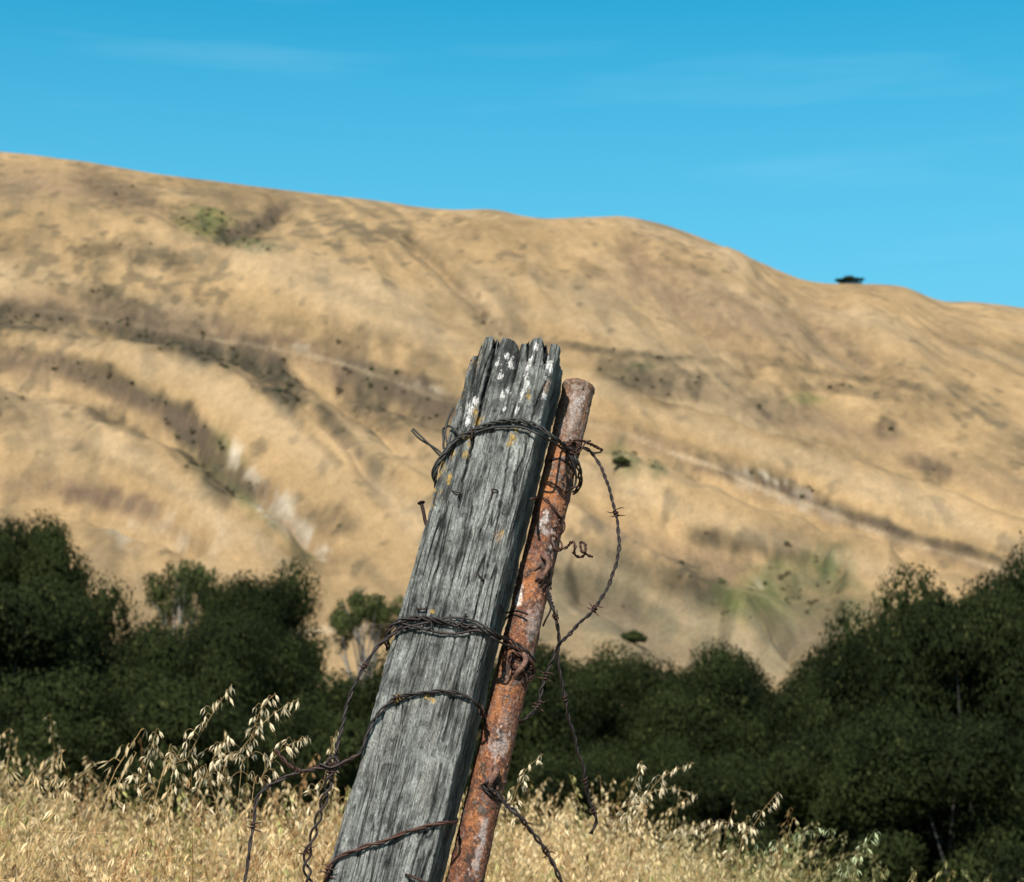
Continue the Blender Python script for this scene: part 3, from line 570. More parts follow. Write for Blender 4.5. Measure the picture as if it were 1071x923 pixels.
# ---------------------------------------------------------------- rusty pipe
QT, QB = W(606, 402, 2.79), W(488, 914, 2.485)
pa = QT - QB; PL = np.linalg.norm(pa); pa /= PL
def pipe_c(y):  # axis point at photo row y
    t = (914 - y) / (914 - 402.0); lo, hi = 0.0, 1.0
    # perspective-correct: find parameter whose projection has row y
    for _ in range(40):
        m = (lo + hi) / 2 if False else None; break
    best = None
    ts = np.linspace(-.4, 1.1, 601); P = QB + (QT - QB)[None] * ts[:, None]; r = P - CAM; yy = CY - F * (r @ UP) / (r @ FW)
    return QB + (QT - QB) * np.interp(-y, -yy, ts) if yy[0] < yy[-1] else QB + (QT - QB) * np.interp(-y, -yy, ts)
def prad(v): return .0238 - .0012 * v / PL
pn = -FW - pa * np.dot(-FW, pa); pn /= np.linalg.norm(pn); psd = np.cross(pa, -pn)
if psd[0] < 0: psd = -psd
def pipe_build():
    na = 150; vr = np.concatenate([np.linspace(-LOW - .03, -.03, 60, endpoint=False), np.linspace(-.03, PL - .004, 620)])
    A, Vv = np.meshgrid(np.linspace(0, 2 * PI, na, endpoint=False), vr)
    r = prad(Vv); x, y = np.cos(A) * r, np.sin(A) * r   # x along psd, y along pn
    nb_ = fbm(x * 90, y * 90, Vv * 60, 131, 4); nc = fbm(x * 35, y * 35, Vv * 22, 132, 4); nd_ = vn(x * 300, y * 300, Vv * 260, 133); ne = fbm(x * 200, y * 200, Vv * 90, 137, 3)
    scab = sstep(.05, .35, nb_)
    disp = .0009 * scab + .0006 * nc + .00045 * nd_ - .0012 * sstep(.3, .6, ne)
    # rolled rim at the very top
    disp += .0011 * np.exp(-((Vv - (PL - .008)) / .004) ** 2)
    rr = r + disp
    tcol = np.clip(.5 + 1.0 * nc + .4 * nb_, 0, 1)
    c = mix((.150, .052, .022), (.060, .026, .017), np.clip(tcol + .45 * nd_ + .25 * ne, 0, 1))
    c = mix(c, (.25, .098, .032), np.clip(sstep(.0, .5, fbm(x * 70, y * 70, Vv * 40, 134, 4) + .35 * nd_) * .68, 0, 1))
    c = mix(c, (.028, .017, .013), np.clip(sstep(.05, .45, nb_ + .3 * nd_) * .9, 0, 1))
    c = mix(c, (.022, .014, .011), sstep(.35, .6, vn(x * 420, y * 420, Vv * 380, 138)) * .8); c = mix(c, (.36, .17, .07), sstep(.45, .65, vn(x * 520, y * 520, Vv * 420, 139)) * .6)
    topw = sstep(PL - .22, PL - .05, Vv); paintn = fbm(x * 120, y * 120, Vv * 45, 135, 4)
    c = mix(c, (.150, .092, .056), topw * .6)
    c = mix(c, (.25, .20, .17), sstep(.12 - .22 * topw, .42, paintn + .75 * nd_) * (.20 + .38 * topw))
    def bl(px, py, rx, ry, colr, st, sd, ang=None):
        nonlocal c
        cc = pipe_c(py); r_ = ray(px, py); d = np.dot(cc - CAM, FW); q = CAM + r_ * d - cc; lat = np.dot(q, psd) / .0235; a0 = math.asin(max(-1, min(1, lat))); v0 = np.dot(cc - QB, pa)
        a_ = np.arctan2(x, y); dd = np.hypot((a_ - a0) * .0235 / (rx * .00125), (Vv - v0) / (ry * .00125))
        c = mix(c, colr, (1 - sstep(.45, 1.15, dd + 1.0 * ne + .6 * nb_ + .9 * nd_)) * st)
    for (px, py, rx, ry, st) in [(598, 440, 8, 26, .55), (605, 425, 8, 10, .5), (568, 548, 5, 9, .9), (566, 560, 7, 6, .7), (575, 575, 4, 22, .8), (558, 655, 12, 22, .45), (557, 690, 8, 10, .3), (522, 782, 10, 14, .6), (499, 895, 5, 22, .75), (504, 870, 5, 12, .6), (528, 760, 8, 8, .3)]:
        bl(px, py, rx, ry, (.34, .305, .285), st * .8, 1)
    bl(541, 631, 4, 11, (.50, .47, .44), 1.0, 2)
    for (px, py, rx, ry, st) in [(580, 480, 14, 8, .6), (570, 520, 14, 20, .6), (552, 620, 10, 18, .5), (520, 740, 8, 20, .45), (494, 860, 8, 12, .5)]:
        bl(px, py, rx, ry, (.34, .13, .04), st, 3)
    for (px, py, rx, ry, st) in [(608, 413, 1.6, 1.4, 1), (588, 512, 4, 6, .7), (596, 505, 5, 9, .7), (548, 700, 8, 12, .7), (567, 600, 8, 10, .7), (520, 820, 6, 12, .7), (585, 548, 5, 6, .6)]:
        bl(px, py, rx, ry, (.035, .02, .016), st, 4)
    P = QB + (np.cos(A) * rr)[..., None] * psd + (np.sin(A) * rr)[..., None] * pn + Vv[..., None] * pa
    mb = MB(); mb.add(P, grid_quads(len(vr), na, True), c.reshape(-1, 3))
    # domed end: rings inward
    rings = 14; base = P[-1]; cap = []; cc = []
    for i in range(rings):
        f = i / (rings - 1.0); th = f * PI / 2
        rad_ = math.cos(th) ** .75 * (1 - 0) ; hgt = .0042 * math.sin(th)
        if f > .98: rad_ = .02
        ring = QB + pa * (PL - .004 + hgt) + (np.cos(A[0]) * rr[-1] * rad_)[:, None] * psd + (np.sin(A[0]) * rr[-1] * rad_)[:, None] * pn
        cap.append(ring + pa * (.0005 * vn(np.cos(A[0]) * 6 * rad_, np.sin(A[0]) * 6 * rad_, 0, 5))[:, None]); cc.append(np.zeros((na, 3)) + np.array([.17, .075, .045]))
    mb.add(np.array(cap), grid_quads(rings, na, True), np.concatenate(cc))
    return mb
PBASE = QB - pa * (QB[2] / pa[2])
pipe = empty('rusty_pipe', PBASE); tag(pipe, 'rusty round steel pipe stake leaning against the right side of the timber post', 'pipe stake')
pb = pipe_build().build('pipe_body', M_rust, pipe, loc=PBASE)
def on_pipe(px, py, off=0.0):
    """point on the pipe's camera-facing surface at photo px, lifted by off metres"""
    cc = pipe_c(py); d = np.dot(cc - CAM, FW)
    for _ in range(3):
        p = CAM + ray(px, py) * d; q = p - cc; lat = np.dot(q, psd); rr = prad(.3) + off
        dep = math.sqrt(max(0, rr * rr - lat * lat)); d = np.dot(cc - CAM, FW) - dep
    return CAM + ray(px, py) * d
RB = np.array([.085, .045, .032])
def hook(pts, r=.0036, lab=None):
    mb = MB(); P = crom(pts, .0025); tube(mb, P, r * (1 + .12 * vn(np.arange(len(P)) * .4, 0, 0, 3)), 10, mix(RB, RB * 1.9, np.clip(.5 + vn(np.arange(len(P)) * .3, 0, 0, 8), 0, 1)))
    return mb.build('welded_staple', M_rust, pipe, loc=PBASE)
hook([on_pipe(566, 613, -.004), on_pipe(568, 603, .006), on_pipe(573, 594, .012), on_pipe(573, 586, .012), on_pipe(568, 582, .005), on_pipe(566, 580, -.004)])
hook([on_pipe(538, 712, -.004), on_pipe(541, 704, .008), on_pipe(547, 697, .014), on_pipe(550, 690, .012), on_pipe(547, 684, .004), on_pipe(545, 682, -.004)])
hook([on_pipe(511, 828, -.004), on_pipe(513, 818, .008), on_pipe(518, 810, .012), on_pipe(519, 805, .008), on_pipe(516, 803, -.004)], .0042)
# scabby rust lumps round the hooks
for (px, py, n) in ((566, 605, 22), (545, 702, 30), (515, 820, 16), (588, 508, 14), (583, 548, 12)):
    mb = MB(); rl = np.random.RandomState(int(px))
    for i in range(n):
        q = on_pipe(px + rl.normal() * 4, py + rl.normal() * 6, 0.0); w_ = [q + rl.normal(size=3) * .0015 for _ in range(3)]
        tube(mb, crom([w_[0], w_[0] + rl.normal(size=3) * .003, w_[1] + rl.normal(size=3) * .003], .001), .0009 + .0012 * rl.rand(), 6, RB * (.5 + 1.3 * rl.rand()))
    mb.build('rust_scab', M_rust, pipe, loc=PBASE)

# ---------------------------------------------------------------- wires
WD = np.array([.013, .010, .009]); WR = np.array([.030, .014, .009]); WG = np.array([.017, .018, .017])
def post_front(x, y, off): return plane_hit(x, y, off)
def pt(p):
    """(x, y, mode, offset mm): 'f' in front of the post face, 'p' on the pipe surface, 'd' at a depth in metres"""
    x, y, m, o = p
    if m == 'f': return plane_hit(x, y, o / 1000)
    if m == 'p': return on_pipe(x, y, o / 1000)
    return W(x, y, o)
def strand(mb, P, r, c, seed, jit=.0009):
    r = r * 1.18
    n = len(P); s = np.arange(n)
    P = P + np.stack([fbm(s * .12, k * 9.1, 0, seed, 2) for k in range(3)], -1) * jit
    tube(mb, P, r, 7, mix(c, c * 1.8, np.clip(.4 + 1.2 * fbm(s * .1, 0, 0, seed + 3, 2), 0, 1)))
def twisted(mb, P, c=WD, r=.00125, hr=.00125, pitch=.030, n=2, seed=1, ph=0):
    T, N, B = frames(P); L = np.concatenate([[0], np.cumsum(np.linalg.norm(np.diff(P, axis=0), axis=1))])
    for k in range(n):
        a = 2 * PI * L / pitch + 2 * PI * k / n + ph + .6 * vn(L * 30, 0, 0, seed)
        strand(mb, P + (np.cos(a)[:, None] * N + np.sin(a)[:, None] * B) * hr, r, c, seed + k * 7)
def at_len(P, q):
    """index nearest to world point q"""
    return int(np.argmin(np.linalg.norm(P - q, axis=1)))
def barb(P, i, seed, size=.010):
    rl = np.random.RandomState(seed); T, N, B = frames(P); mb = MB(); i = min(max(i, 3), len(P) - 4)
    t, n, b, p = T[i], N[i], B[i], P[i]
    for k in range(2):
        a = np.linspace(0, 2 * PI * 1.6, 26); off = (a / a[-1] - .5) * .007 + (k - .5) * .002; rr = .0033
        coil = p + t * off[:, None] + (np.cos(a + k * PI)[:, None] * n + np.sin(a + k * PI)[:, None] * b) * rr
        d0 = -(coil[1] - coil[0]); d0 /= np.linalg.norm(d0); d1 = coil[-1] - coil[-2]; d1 /= np.linalg.norm(d1)
        r0 = size * (.8 + .5 * rl.rand()); r1 = size * (.8 + .5 * rl.rand())
        Q = np.vstack([coil[0] + d0 * r0 + t * rl.normal() * .002, coil[0] + d0 * r0 * .5, coil, coil[-1] + d1 * r1 * .5, coil[-1] + d1 * r1 + t * rl.normal() * .002])
        rad_ = np.full(len(Q), .0009); rad_[0] = rad_[-1] = .00025
        tube(mb, Q, rad_, 6, mix(WR, WR * 1.5, rl.rand(len(Q))))
    return mb
def wire(name, pts, label, barbs=(), n=2, c=WD, r=.00125, hr=.00125, pitch=.030, cat='barbed wire', group=None, seed=1, extra=()):
    P = crom([pt(p) for p in pts], .0022); loc = P[len(P) // 2]; ss = np.arange(len(P)) * .0022; P = P + np.stack([vn(ss * 45, k * 5.3, 0, seed + 50) for k in range(3)], -1) * .0011
    mb = MB()
    if n == 1: strand(mb, P, r, c, seed, .0012)
    else: twisted(mb, P, c, r, hr, pitch, n, seed)
    for (ex, er) in extra:
        Q = crom([pt(p) for p in ex], .002); strand(mb, Q, er, c, seed + 31)
    root = empty(name, loc); tag(root, label, cat, group); mb.build('wire_strand', M_wire, root, loc=loc)
    for k, (bx, by) in enumerate(barbs):
        r_ = P - CAM; px = CX + F * (r_ @ RT) / (r_ @ FW); py = CY - F * (r_ @ UP) / (r_ @ FW)
        i = int(np.argmin(np.hypot(px - bx, py - by))); barb(P, i, seed * 10 + k).build('barb', M_wire, root, loc=loc)
    return root
WG_ = 'wires tied round the post and pipe'
# 1 top binding: three strands across the post and round the pipe
wire('binding_wire', [(457, 512, 'f', -22), (455, 500, 'f', -4), (458, 487, 'f', 3), (466, 473, 'f', 4), (476, 461, 'f', 4), (492, 452, 'f', 6), (512, 444, 'f', 5), (532, 440, 'f', 6), (552, 442, 'f', 6), (568, 450, 'f', 7), (582, 460, 'f', 2), (594, 471, 'p', 7), (602, 482, 'p', 5), (606, 494, 'p', 5), (606, 508, 'd', 2.74), (600, 516, 'd', 2.76)],
     'dark twisted wire bound round the top of the post and the pipe head', c=WG, cat='wire', group=WG_, seed=3, pitch=.045, n=3, r=.0012, hr=.0022,
     extra=[([(474, 427, 'f', -6), (469, 438, 'f', -2), (466, 449, 'f', 2), (466, 460, 'f', 3), (472, 470, 'f', 4)], .0013),
            ([(463, 449, 'f', -8), (470, 446, 'f', 4), (478, 452, 'f', 5), (480, 458, 'f', 4), (472, 463, 'f', 3), (465, 470, 'f', 0), (464, 461, 'f', -8), (463, 449, 'f', -8)], .0014),
            ([(458, 510, 'f', -22), (452, 497, 'f', -8), (456, 484, 'f', 2), (465, 474, 'f', 5), (480, 459, 'f', 6), (500, 452, 'f', 5), (520, 447, 'f', 4), (545, 447, 'f', 5), (568, 457, 'f', 6), (586, 468, 'p', 11), (596, 478, 'p', 6), (602, 492, 'p', 4), (602, 505, 'p', 3), (596, 515, 'p', -2)], .0014)])
wire('wire_tail', [(431, 449, 'f', 8), (439, 457, 'f', 7), (449, 465, 'f', 5), (457, 472, 'f', 3), (463, 477, 'f', 2), (468, 474, 'f', 3)], 'short double wire tail sticking out left of the upper post', c=WG, cat='wire', seed=5, pitch=.07, hr=.0016)
wire('wire_knot', [(588, 467, 'p', 3), (597, 463, 'p', 5), (604, 468, 'p', 5), (600, 475, 'p', 5), (593, 471, 'p', 6), (600, 462, 'p', 8), (610, 462, 'p', 8), (618, 465, 'p', 14), (624, 468, 'd', 2.75), (630, 471, 'd', 2.75)],
     'rusty tangled wire knot on the right side of the pipe head', c=WR, cat='wire knot', seed=6, n=2, r=.0011, hr=.0014, pitch=.012,
     extra=[([(596, 460, 'p', 3), (606, 466, 'p', 8), (613, 471, 'p', 12), (622, 474, 'd', 2.75), (629, 473, 'd', 2.74)], .0011), ([(599, 476, 'p', 4), (607, 472, 'p', 8), (612, 464, 'p', 12), (617, 461, 'd', 2.75)], .0011), ([(590, 462, 'p', 4), (598, 470, 'p', 8), (606, 476, 'p', 5)], .0012)])
# 2 big hanging barbed loop
wire('barbed_wire', [(603, 470, 'p', 4), (612, 469, 'p', 10), (622, 478, 'd', 2.74), (632, 497, 'd', 2.72), (641, 525, 'd', 2.70), (647, 553, 'd', 2.68), (646, 583, 'd', 2.66), (637, 612, 'd', 2.64), (622, 637, 'd', 2.62), (603, 655, 'd', 2.60), (585, 676, 'd', 2.58), (574, 700, 'd', 2.57), (566, 722, 'd', 2.56), (563, 740, 'd', 2.55), (552, 750, 'd', 2.53), (543, 757, 'd', 2.54)],
     'barbed wire curving out in a wide loop right of the pipe', [(643, 537), (622, 637), (565, 738), (571, 708)], seed=7, pitch=.026, hr=.0013, r=.0012)
# 3 wires across pipe below the head
wire('tie_wire', [(572, 487, 'p', -3), (577, 482, 'p', 3), (586, 480, 'p', 3), (594, 485, 'p', 3), (600, 492, 'p', 2), (604, 500, 'p', -1)], 'thin wire lying across the pipe just below its knot', n=1, c=WD * .7, r=.0013, cat='wire', seed=8)
wire('tie_wire', [(556, 523, 'f', -10), (563, 521, 'p', 4), (571, 524, 'p', 3), (578, 531, 'p', 3), (584, 538, 'p', 4), (589, 545, 'p', 5), (588, 555, 'p', 5), (586, 560, 'p', 1)], 'rusty wire crossing from the post to the pipe above its first hook', n=2, c=WR, r=.0011, hr=.0012, pitch=.03, cat='wire', seed=9)
# 4 squiggle
wire('curled_wire', [(575, 566, 'p', 2), (578, 571, 'p', 3), (584, 574, 'p', 8), (592, 573, 'd', 2.65), (596, 568, 'd', 2.645), (600, 566, 'd', 2.64), (602, 572, 'd', 2.635), (600, 578, 'd', 2.64), (603, 582, 'd', 2.645), (609, 582, 'd', 2.64), (612, 576, 'd', 2.635), (611, 569, 'd', 2.64), (607, 568, 'd', 2.645), (608, 577, 'd', 2.64), (614, 581, 'd', 2.64), (620, 583, 'd', 2.64)],
     'short rusty wire curling out right of the pipe at mid height', c=WR, cat='wire', seed=10, n=2, r=.001, hr=.0011, pitch=.012,
     extra=[([(579, 560, 'p', 2), (586, 566, 'p', 6), (588, 574, 'p', 10), (584, 577, 'p', 8), (578, 573, 'p', 5)], .0011)])
# 5 coil and long hanging barbed wire
cp = [on_pipe(577, 596, .006), on_pipe(577, 612, .007), W(575, 622, 2.6)]
a = np.linspace(0, 2 * PI * 9, 200); base = crom(cp, .0005); bi = base[np.linspace(0, len(base) - 1, 200).astype(int)]; T, N, B = frames(bi)
mb = MB(); tube(mb, bi + (np.cos(a)[:, None] * N + np.sin(a)[:, None] * B) * .0042, .0012, 6, WR * .8)
cl = empty('wire_coil', bi[100]); tag(cl, 'tight little coil of wire beside the middle hook of the pipe', 'wire coil'); mb.build('coil', M_wire, cl, loc=bi[100])
wire('barbed_wire', [(573, 594, 'p', 14), (576, 606, 'p', 8), (574, 620, 'p', 6), (578, 634, 'd', 2.57), (582, 648, 'd', 2.57), (584, 668, 'd', 2.57), (584, 692, 'd', 2.57), (588, 718, 'd', 2.57), (594, 745, 'd', 2.57), (601, 773, 'd', 2.57), (608, 798, 'd', 2.57), (613, 820, 'd', 2.57), (617, 840, 'd', 2.57), (624, 858, 'd', 2.57), (618, 872, 'd', 2.57)],
     'barbed wire hanging straight down from the middle hook of the pipe', [(581, 645), (591, 731), (612, 817), (619, 850)], seed=11, pitch=.03, extra=[([(572, 625, 'd', 2.57), (576, 636, 'd', 2.57), (571, 648, 'd', 2.57), (568, 655, 'd', 2.58)], .0012)])
# 6 middle binding
wire('binding_wire', [(407, 680, 'f', -20), (404, 668, 'f', -6), (408, 657, 'f', 3), (420, 649, 'f', 5), (440, 646, 'f', 5), (462, 650, 'f', 6), (482, 654, 'f', 6), (500, 657, 'f', 6), (515, 663, 'f', 8), (529, 669, 'p', 7), (542, 676, 'p', 6), (552, 684, 'p', 5), (560, 692, 'p', 2)],
     'bundle of dark wires bound round the middle of the post and the pipe', c=WD, cat='wire', group=WG_, seed=12, pitch=.05, n=3, r=.0012, hr=.0024,
     extra=[([(381, 699, 'f', 6), (392, 681, 'f', 6), (406, 668, 'f', 5), (422, 657, 'f', 6), (445, 652, 'f', 4), (470, 646, 'f', 5), (495, 649, 'f', 5), (514, 660, 'f', 8), (532, 672, 'p', 9), (548, 688, 'p', 7), (556, 700, 'p', 4)], .0013),
            ([(420, 652, 'f', 6), (450, 660, 'f', 5), (475, 663, 'f', 5), (500, 660, 'f', 6), (522, 671, 'f', 4), (540, 680, 'p', 6), (555, 689, 'p', 5)], .0013),
            ([(470, 643, 'f', 3), (475, 655, 'f', 8), (482, 652, 'f', 9), (487, 642, 'f', 3)], .0012), ([(447, 646, 'f', 3), (452, 655, 'f', 8), (446, 660, 'f', 6)], .0012),
            ([(524, 632, 'f', -12), (528, 641, 'p', 3), (537, 639, 'p', 3), (546, 640, 'p', 3), (552, 643, 'p', 1)], .001), ([(528, 648, 'p', 1), (535, 643, 'p', 3), (544, 645, 'p', 3), (551, 649, 'p', 2)], .001)])
wire('wire_knot', [(526, 682, 'p', 2), (534, 676, 'p', 5), (544, 680, 'p', 6), (552, 688, 'p', 5), (555, 698, 'p', 4), (550, 705, 'p', 6), (541, 700, 'p', 6), (534, 692, 'p', 6), (536, 684, 'p', 9), (546, 686, 'p', 9), (556, 694, 'p', 6), (558, 706, 'p', 5), (554, 712, 'p', 8)],
     'rusty wire wound round the pipe hook beside the middle binding', c=WR, cat='wire knot', seed=13, n=3, r=.0011, hr=.002, pitch=.02)
# 7 long barbed wire from the middle binding down to the left knot
wire('barbed_wire', [(420, 655, 'f', 7), (400, 671, 'f', 7), (386, 690, 'f', 7), (374, 712, 'f', 8), (365, 735, 'f', 8), (359, 758, 'f', 8), (354, 778, 'f', 8), (350, 797, 'f', 8)],
     'barbed wire arcing down left of the post from the middle binding to the left knot', [(382, 697)], seed=14, pitch=.035)
# 8 third binding
wire('barbed_wire', [(507, 752, 'p', 3), (502, 742, 'f', -14), (495, 733, 'f', 3), (480, 725, 'f', 5), (460, 723, 'f', 5), (438, 725, 'f', 5), (418, 729, 'f', 6), (404, 738, 'f', 5), (392, 751, 'f', 6), (384, 768, 'f', 6), (378, 786, 'f', 7), (366, 796, 'f', 8), (350, 800, 'f', 9)],
     'barbed wire crossing the post below the middle binding and dropping to the left knot', [(415, 729), (503, 745)], seed=15, pitch=.04)
# 9 left knot and strands
wire('barbed_wire', [(289, 784, 'f', 10), (298, 795, 'f', 9), (309, 804, 'f', 8), (322, 806, 'f', 8), (338, 801, 'f', 8), (354, 800, 'f', 10), (366, 794, 'f', 8), (374, 790, 'f', 6)],
     'rusty barbed wire end pointing left from the knot', [(312, 803), (352, 799)], c=WR, seed=16, pitch=.022, hr=.0016)
wire('barbed_wire', [(350, 803, 'f', 8), (334, 804, 'f', 9), (314, 808, 'f', 9), (296, 815, 'f', 9), (278, 825, 'f', 9), (269, 835, 'f', 9), (266, 850, 'f', 9), (264, 872, 'f', 9), (260, 900, 'f', 9), (255, 930, 'f', 9), (245, 1040, 'f', 10), (240, 1250, 'f', 10)],
     'barbed wire drooping out left from the knot and hanging down at the far left', [(264, 864)], seed=17, pitch=.04)
wire('barbed_wire', [(352, 795, 'f', 8), (347, 808, 'f', 8), (343, 822, 'f', 8), (338, 838, 'f', 8), (332, 858, 'f', 8), (326, 880, 'f', 8), (320, 903, 'f', 8), (324, 925, 'f', 8), (330, 1000, 'f', 8), (320, 1200, 'f', 8)],
     'loosely twisted double barbed wire hanging from the knot close to the post', [(345, 812), (320, 890)], seed=18, pitch=.045, hr=.0040, r=.0014,
     extra=[([(346, 790, 'f', 9), (354, 797, 'f', 14), (348, 806, 'f', 10), (340, 800, 'f', 12), (350, 792, 'f', 14), (358, 802, 'f', 9)], .0014), ([(334, 798, 'f', 12), (346, 803, 'f', 14), (360, 797, 'f', 12), (374, 789, 'f', 6)], .0013)])
# 10 bottom binding
wire('barbed_wire', [(478, 858, 'p', 3), (474, 861, 'f', -10), (464, 861, 'f', 4), (444, 865, 'f', 5), (420, 872, 'f', 5), (396, 881, 'f', 6), (372, 889, 'f', 6), (356, 895, 'f', 5), (347, 903, 'f', 6), (341, 917, 'f', 4), (336, 935, 'f', -10), (332, 945, 'f', -30)],
     'wire strand crossing the post at the very bottom of the picture', [(344, 912)], c=WR, cat='barbed wire', seed=19, pitch=.05)
wire('tie_wire', [(424, 914, 'f', 3), (432, 917, 'f', 8), (442, 922, 'f', 8), (452, 930, 'f', 3)], 'short wire stub on the post below the bottom strand', n=1, c=WR, r=.0015, cat='wire', seed=20)
# 11 lower right double wire
wire('barbed_wire', [(505, 821, 'p', 5), (512, 826, 'p', 8), (522, 834, 'p', 8), (534, 845, 'd', 2.46), (545, 857, 'd', 2.45), (556, 871, 'd', 2.45), (567, 885, 'd', 2.45), (577, 902, 'd', 2.45), (588, 925, 'd', 2.45), (620, 1000, 'd', 2.45), (680, 1200, 'd', 2.45)],
     'double barbed wire running down right from the lowest hook of the pipe', [(549, 861), (571, 892)], seed=21, pitch=.032, hr=.0020, r=.0014,
     extra=[([(518, 812, 'p', 8), (510, 818, 'p', 10), (504, 822, 'p', 6), (512, 831, 'p', 5), (524, 838, 'p', 8), (536, 850, 'd', 2.455)], .0013)])

# ---------------------------------------------------------------- nails and staples
def nail(pts, lab, r=.0025, head=None, name='nail'):
    P = crom([pt(p) for p in pts], .002); mb = MB(); tube(mb, P, r, 8, WR * .8); o = empty(name, P[-1]); tag(o, lab, name)
    mb.build('shank', M_rust, o, loc=P[-1])
    if head:
        T, N, B = frames(P); mb = MB(); d = -T[0]
        tube(mb, np.array([P[0] - d * .0012, P[0] - d * .0010, P[0] + d * .0008, P[0] + d * .0012]), np.array([.002, head, head, head * .8]), 12, WR * .7); mb.build('nail_head', M_rust, o, loc=P[-1])
    return o
nail([(440.5, 526, 'f', -18), (443, 536, 'f', -18), (445, 546, 'f', -19), (450, 557, 'f', -22), (458, 562, 'f', -26)], 'bent rusty nail with round head sticking out of the left side of the post', head=.0052)
nail([(493, 447, 'f', -3), (493.5, 449, 'f', 8), (493.5, 458, 'f', 8), (492, 461, 'f', -3)], 'rusty fence staple over the top binding wire', .0016, name='fence_staple')
nail([(473, 513, 'f', -2), (474, 514, 'f', 3), (481, 516, 'f', 3), (482, 518, 'f', -2)], 'small flat staple in the post left of the centre, below the top binding', .0011, name='fence_staple')
nail([(514, 522, 'f', -2), (515, 514, 'f', 4), (514, 512, 'f', 5), (520, 513, 'f', 4), (520, 515, 'f', -2)], 'small bent staple in the middle of the post below the top binding', .0011, name='fence_staple')
nail([(436, 634, 'f', -2), (437, 637, 'f', 3), (445, 637, 'f', 3), (446, 635, 'f', -2)], 'small staple in the post just above the middle binding', .0011, name='fence_staple')
nail([(500, 600, 'f', -2), (501, 602, 'f', 3), (505, 606, 'f', 3), (506, 608, 'f', -2)], 'tiny staple on the right half of the post above the middle binding', .0010, name='fence_staple')

# ---------------------------------------------------------------- wild oats and dry grass
STRAW = np.array([.50, .345, .165]); PALEO = np.array([.66, .55, .36]); GREENO = np.array([.15, .17, .065])
def spikelet(mb, p, d, rg, L=.022, c=PALEO, hi=False):
    """open glumes hanging from p along direction d"""
    d = d / np.linalg.norm(d); s = np.cross(d, rg.normal(size=3)); s /= np.linalg.norm(s); t = np.cross(d, s)
    w = L * .125
    for sg in (-1, 1):
        tip = p + d * L + s * sg * L * (.10 + .16 * rg.rand()); m = p + d * L * .42 + s * sg * L * .15
        V = [p, m + t * w, tip, m - t * w]
        if hi:
            V = [p, m + t * w, tip, m - t * w, m + s * sg * w * .8]
            mb.add(V, [[0, 1, 4, 3], [4, 1, 2, 3]] if False else [[0, 1, 2, 4], [0, 4, 2, 3]], c * (.85 + .25 * rg.rand()))
        else: mb.add(V, [[0, 1, 2, 3]], c * (.8 + .3 * rg.rand()))
    if hi:   # dark awn
        q = p + d * L * .6; e = q + d * L * .9 + s * rg.normal() * L * .4 + t * rg.normal() * L * .3
        mb.add([q - t * .0003, q + t * .0003, e + t * .0001, e - t * .0001], [[0, 1, 2, 3]], np.array([.25, .17, .09]))
def ribbon(mb, P, w, c, nrm=None):
    P = np.asarray(P); T = np.gradient(P, axis=0); T /= np.linalg.norm(T, axis=1)[:, None]
    n = np.array([0, 1.0, 0]) if nrm is None else nrm; S = np.cross(T, n); S /= np.linalg.norm(S, axis=1)[:, None] + 1e-9
    w = (np.zeros(len(P)) + w)[:, None]; V = np.stack([P - S * w, P + S * w], 1).reshape(-1, 3); mb.add(V, grid_quads(len(P), 2), c)
def oat_parts(P, rg, hi, nsp, spread, start=.55, c=PALEO, stemc=STRAW, L=.021):
    """stem mesh builder and seed head builder for a stem polyline P (root to tip)"""
    ms, mh = MB(), MB()
    tube(ms, P, np.linspace(.0014, .0003, len(P)), 3 if not hi else 5, stemc, cap=False)
    n = len(P)
    for k in range(nsp):
        f = start + (1 - start) * (k + .5 * rg.rand()) / nsp; fi = min(1.0, f + .5 / nsp * (1 - start)) * (n - 1); i = min(n - 2, int(fi)); p = P[i] + (P[i + 1] - P[i]) * (fi - i)
        out = rg.normal(size=3); out[2] = abs(out[2]) * .4 + .2; out /= np.linalg.norm(out)
        ln = spread * (1.15 - (f - start) / (1 - start)) * (.5 + .8 * rg.rand())
        a = p + out * ln * .6 + [0, 0, ln * .25]; b = p + out * ln + [0, 0, -.004 * rg.rand()]
        if hi: tube(mh, crom([p, a, b], .006), .00035, 3, stemc, cap=False)
        else: ribbon(mh, [p, a, b], .0004, stemc, nrm=rg.normal(size=3))
        dr = np.array([out[0] * .5, out[1] * .5, -1.0]) + rg.normal(size=3) * .25
        spikelet(mh, b, dr, rg, L * (.8 + .4 * rg.rand()), c, hi)
    return ms, mh
def leafblade(mb, p, rg, L, c, w=.003):
    a = rg.rand() * 2 * PI; o = np.array([math.cos(a), math.sin(a), 0]); k = .85 + .7 * rg.rand()
    t = np.linspace(0, 1, 6)[:, None]; P = p + o * L * k * t ** 1.6 * .7 + np.array([0, 0, 1]) * L * (t - .75 * k * t ** 2.2 * .8)
    ribbon(mb, P, w * (1 - np.linspace(0, .95, 6) ** 1.5), c, nrm=np.cross(o, [0, 0, 1.]) if False else o + rg.normal(size=3) * .3)
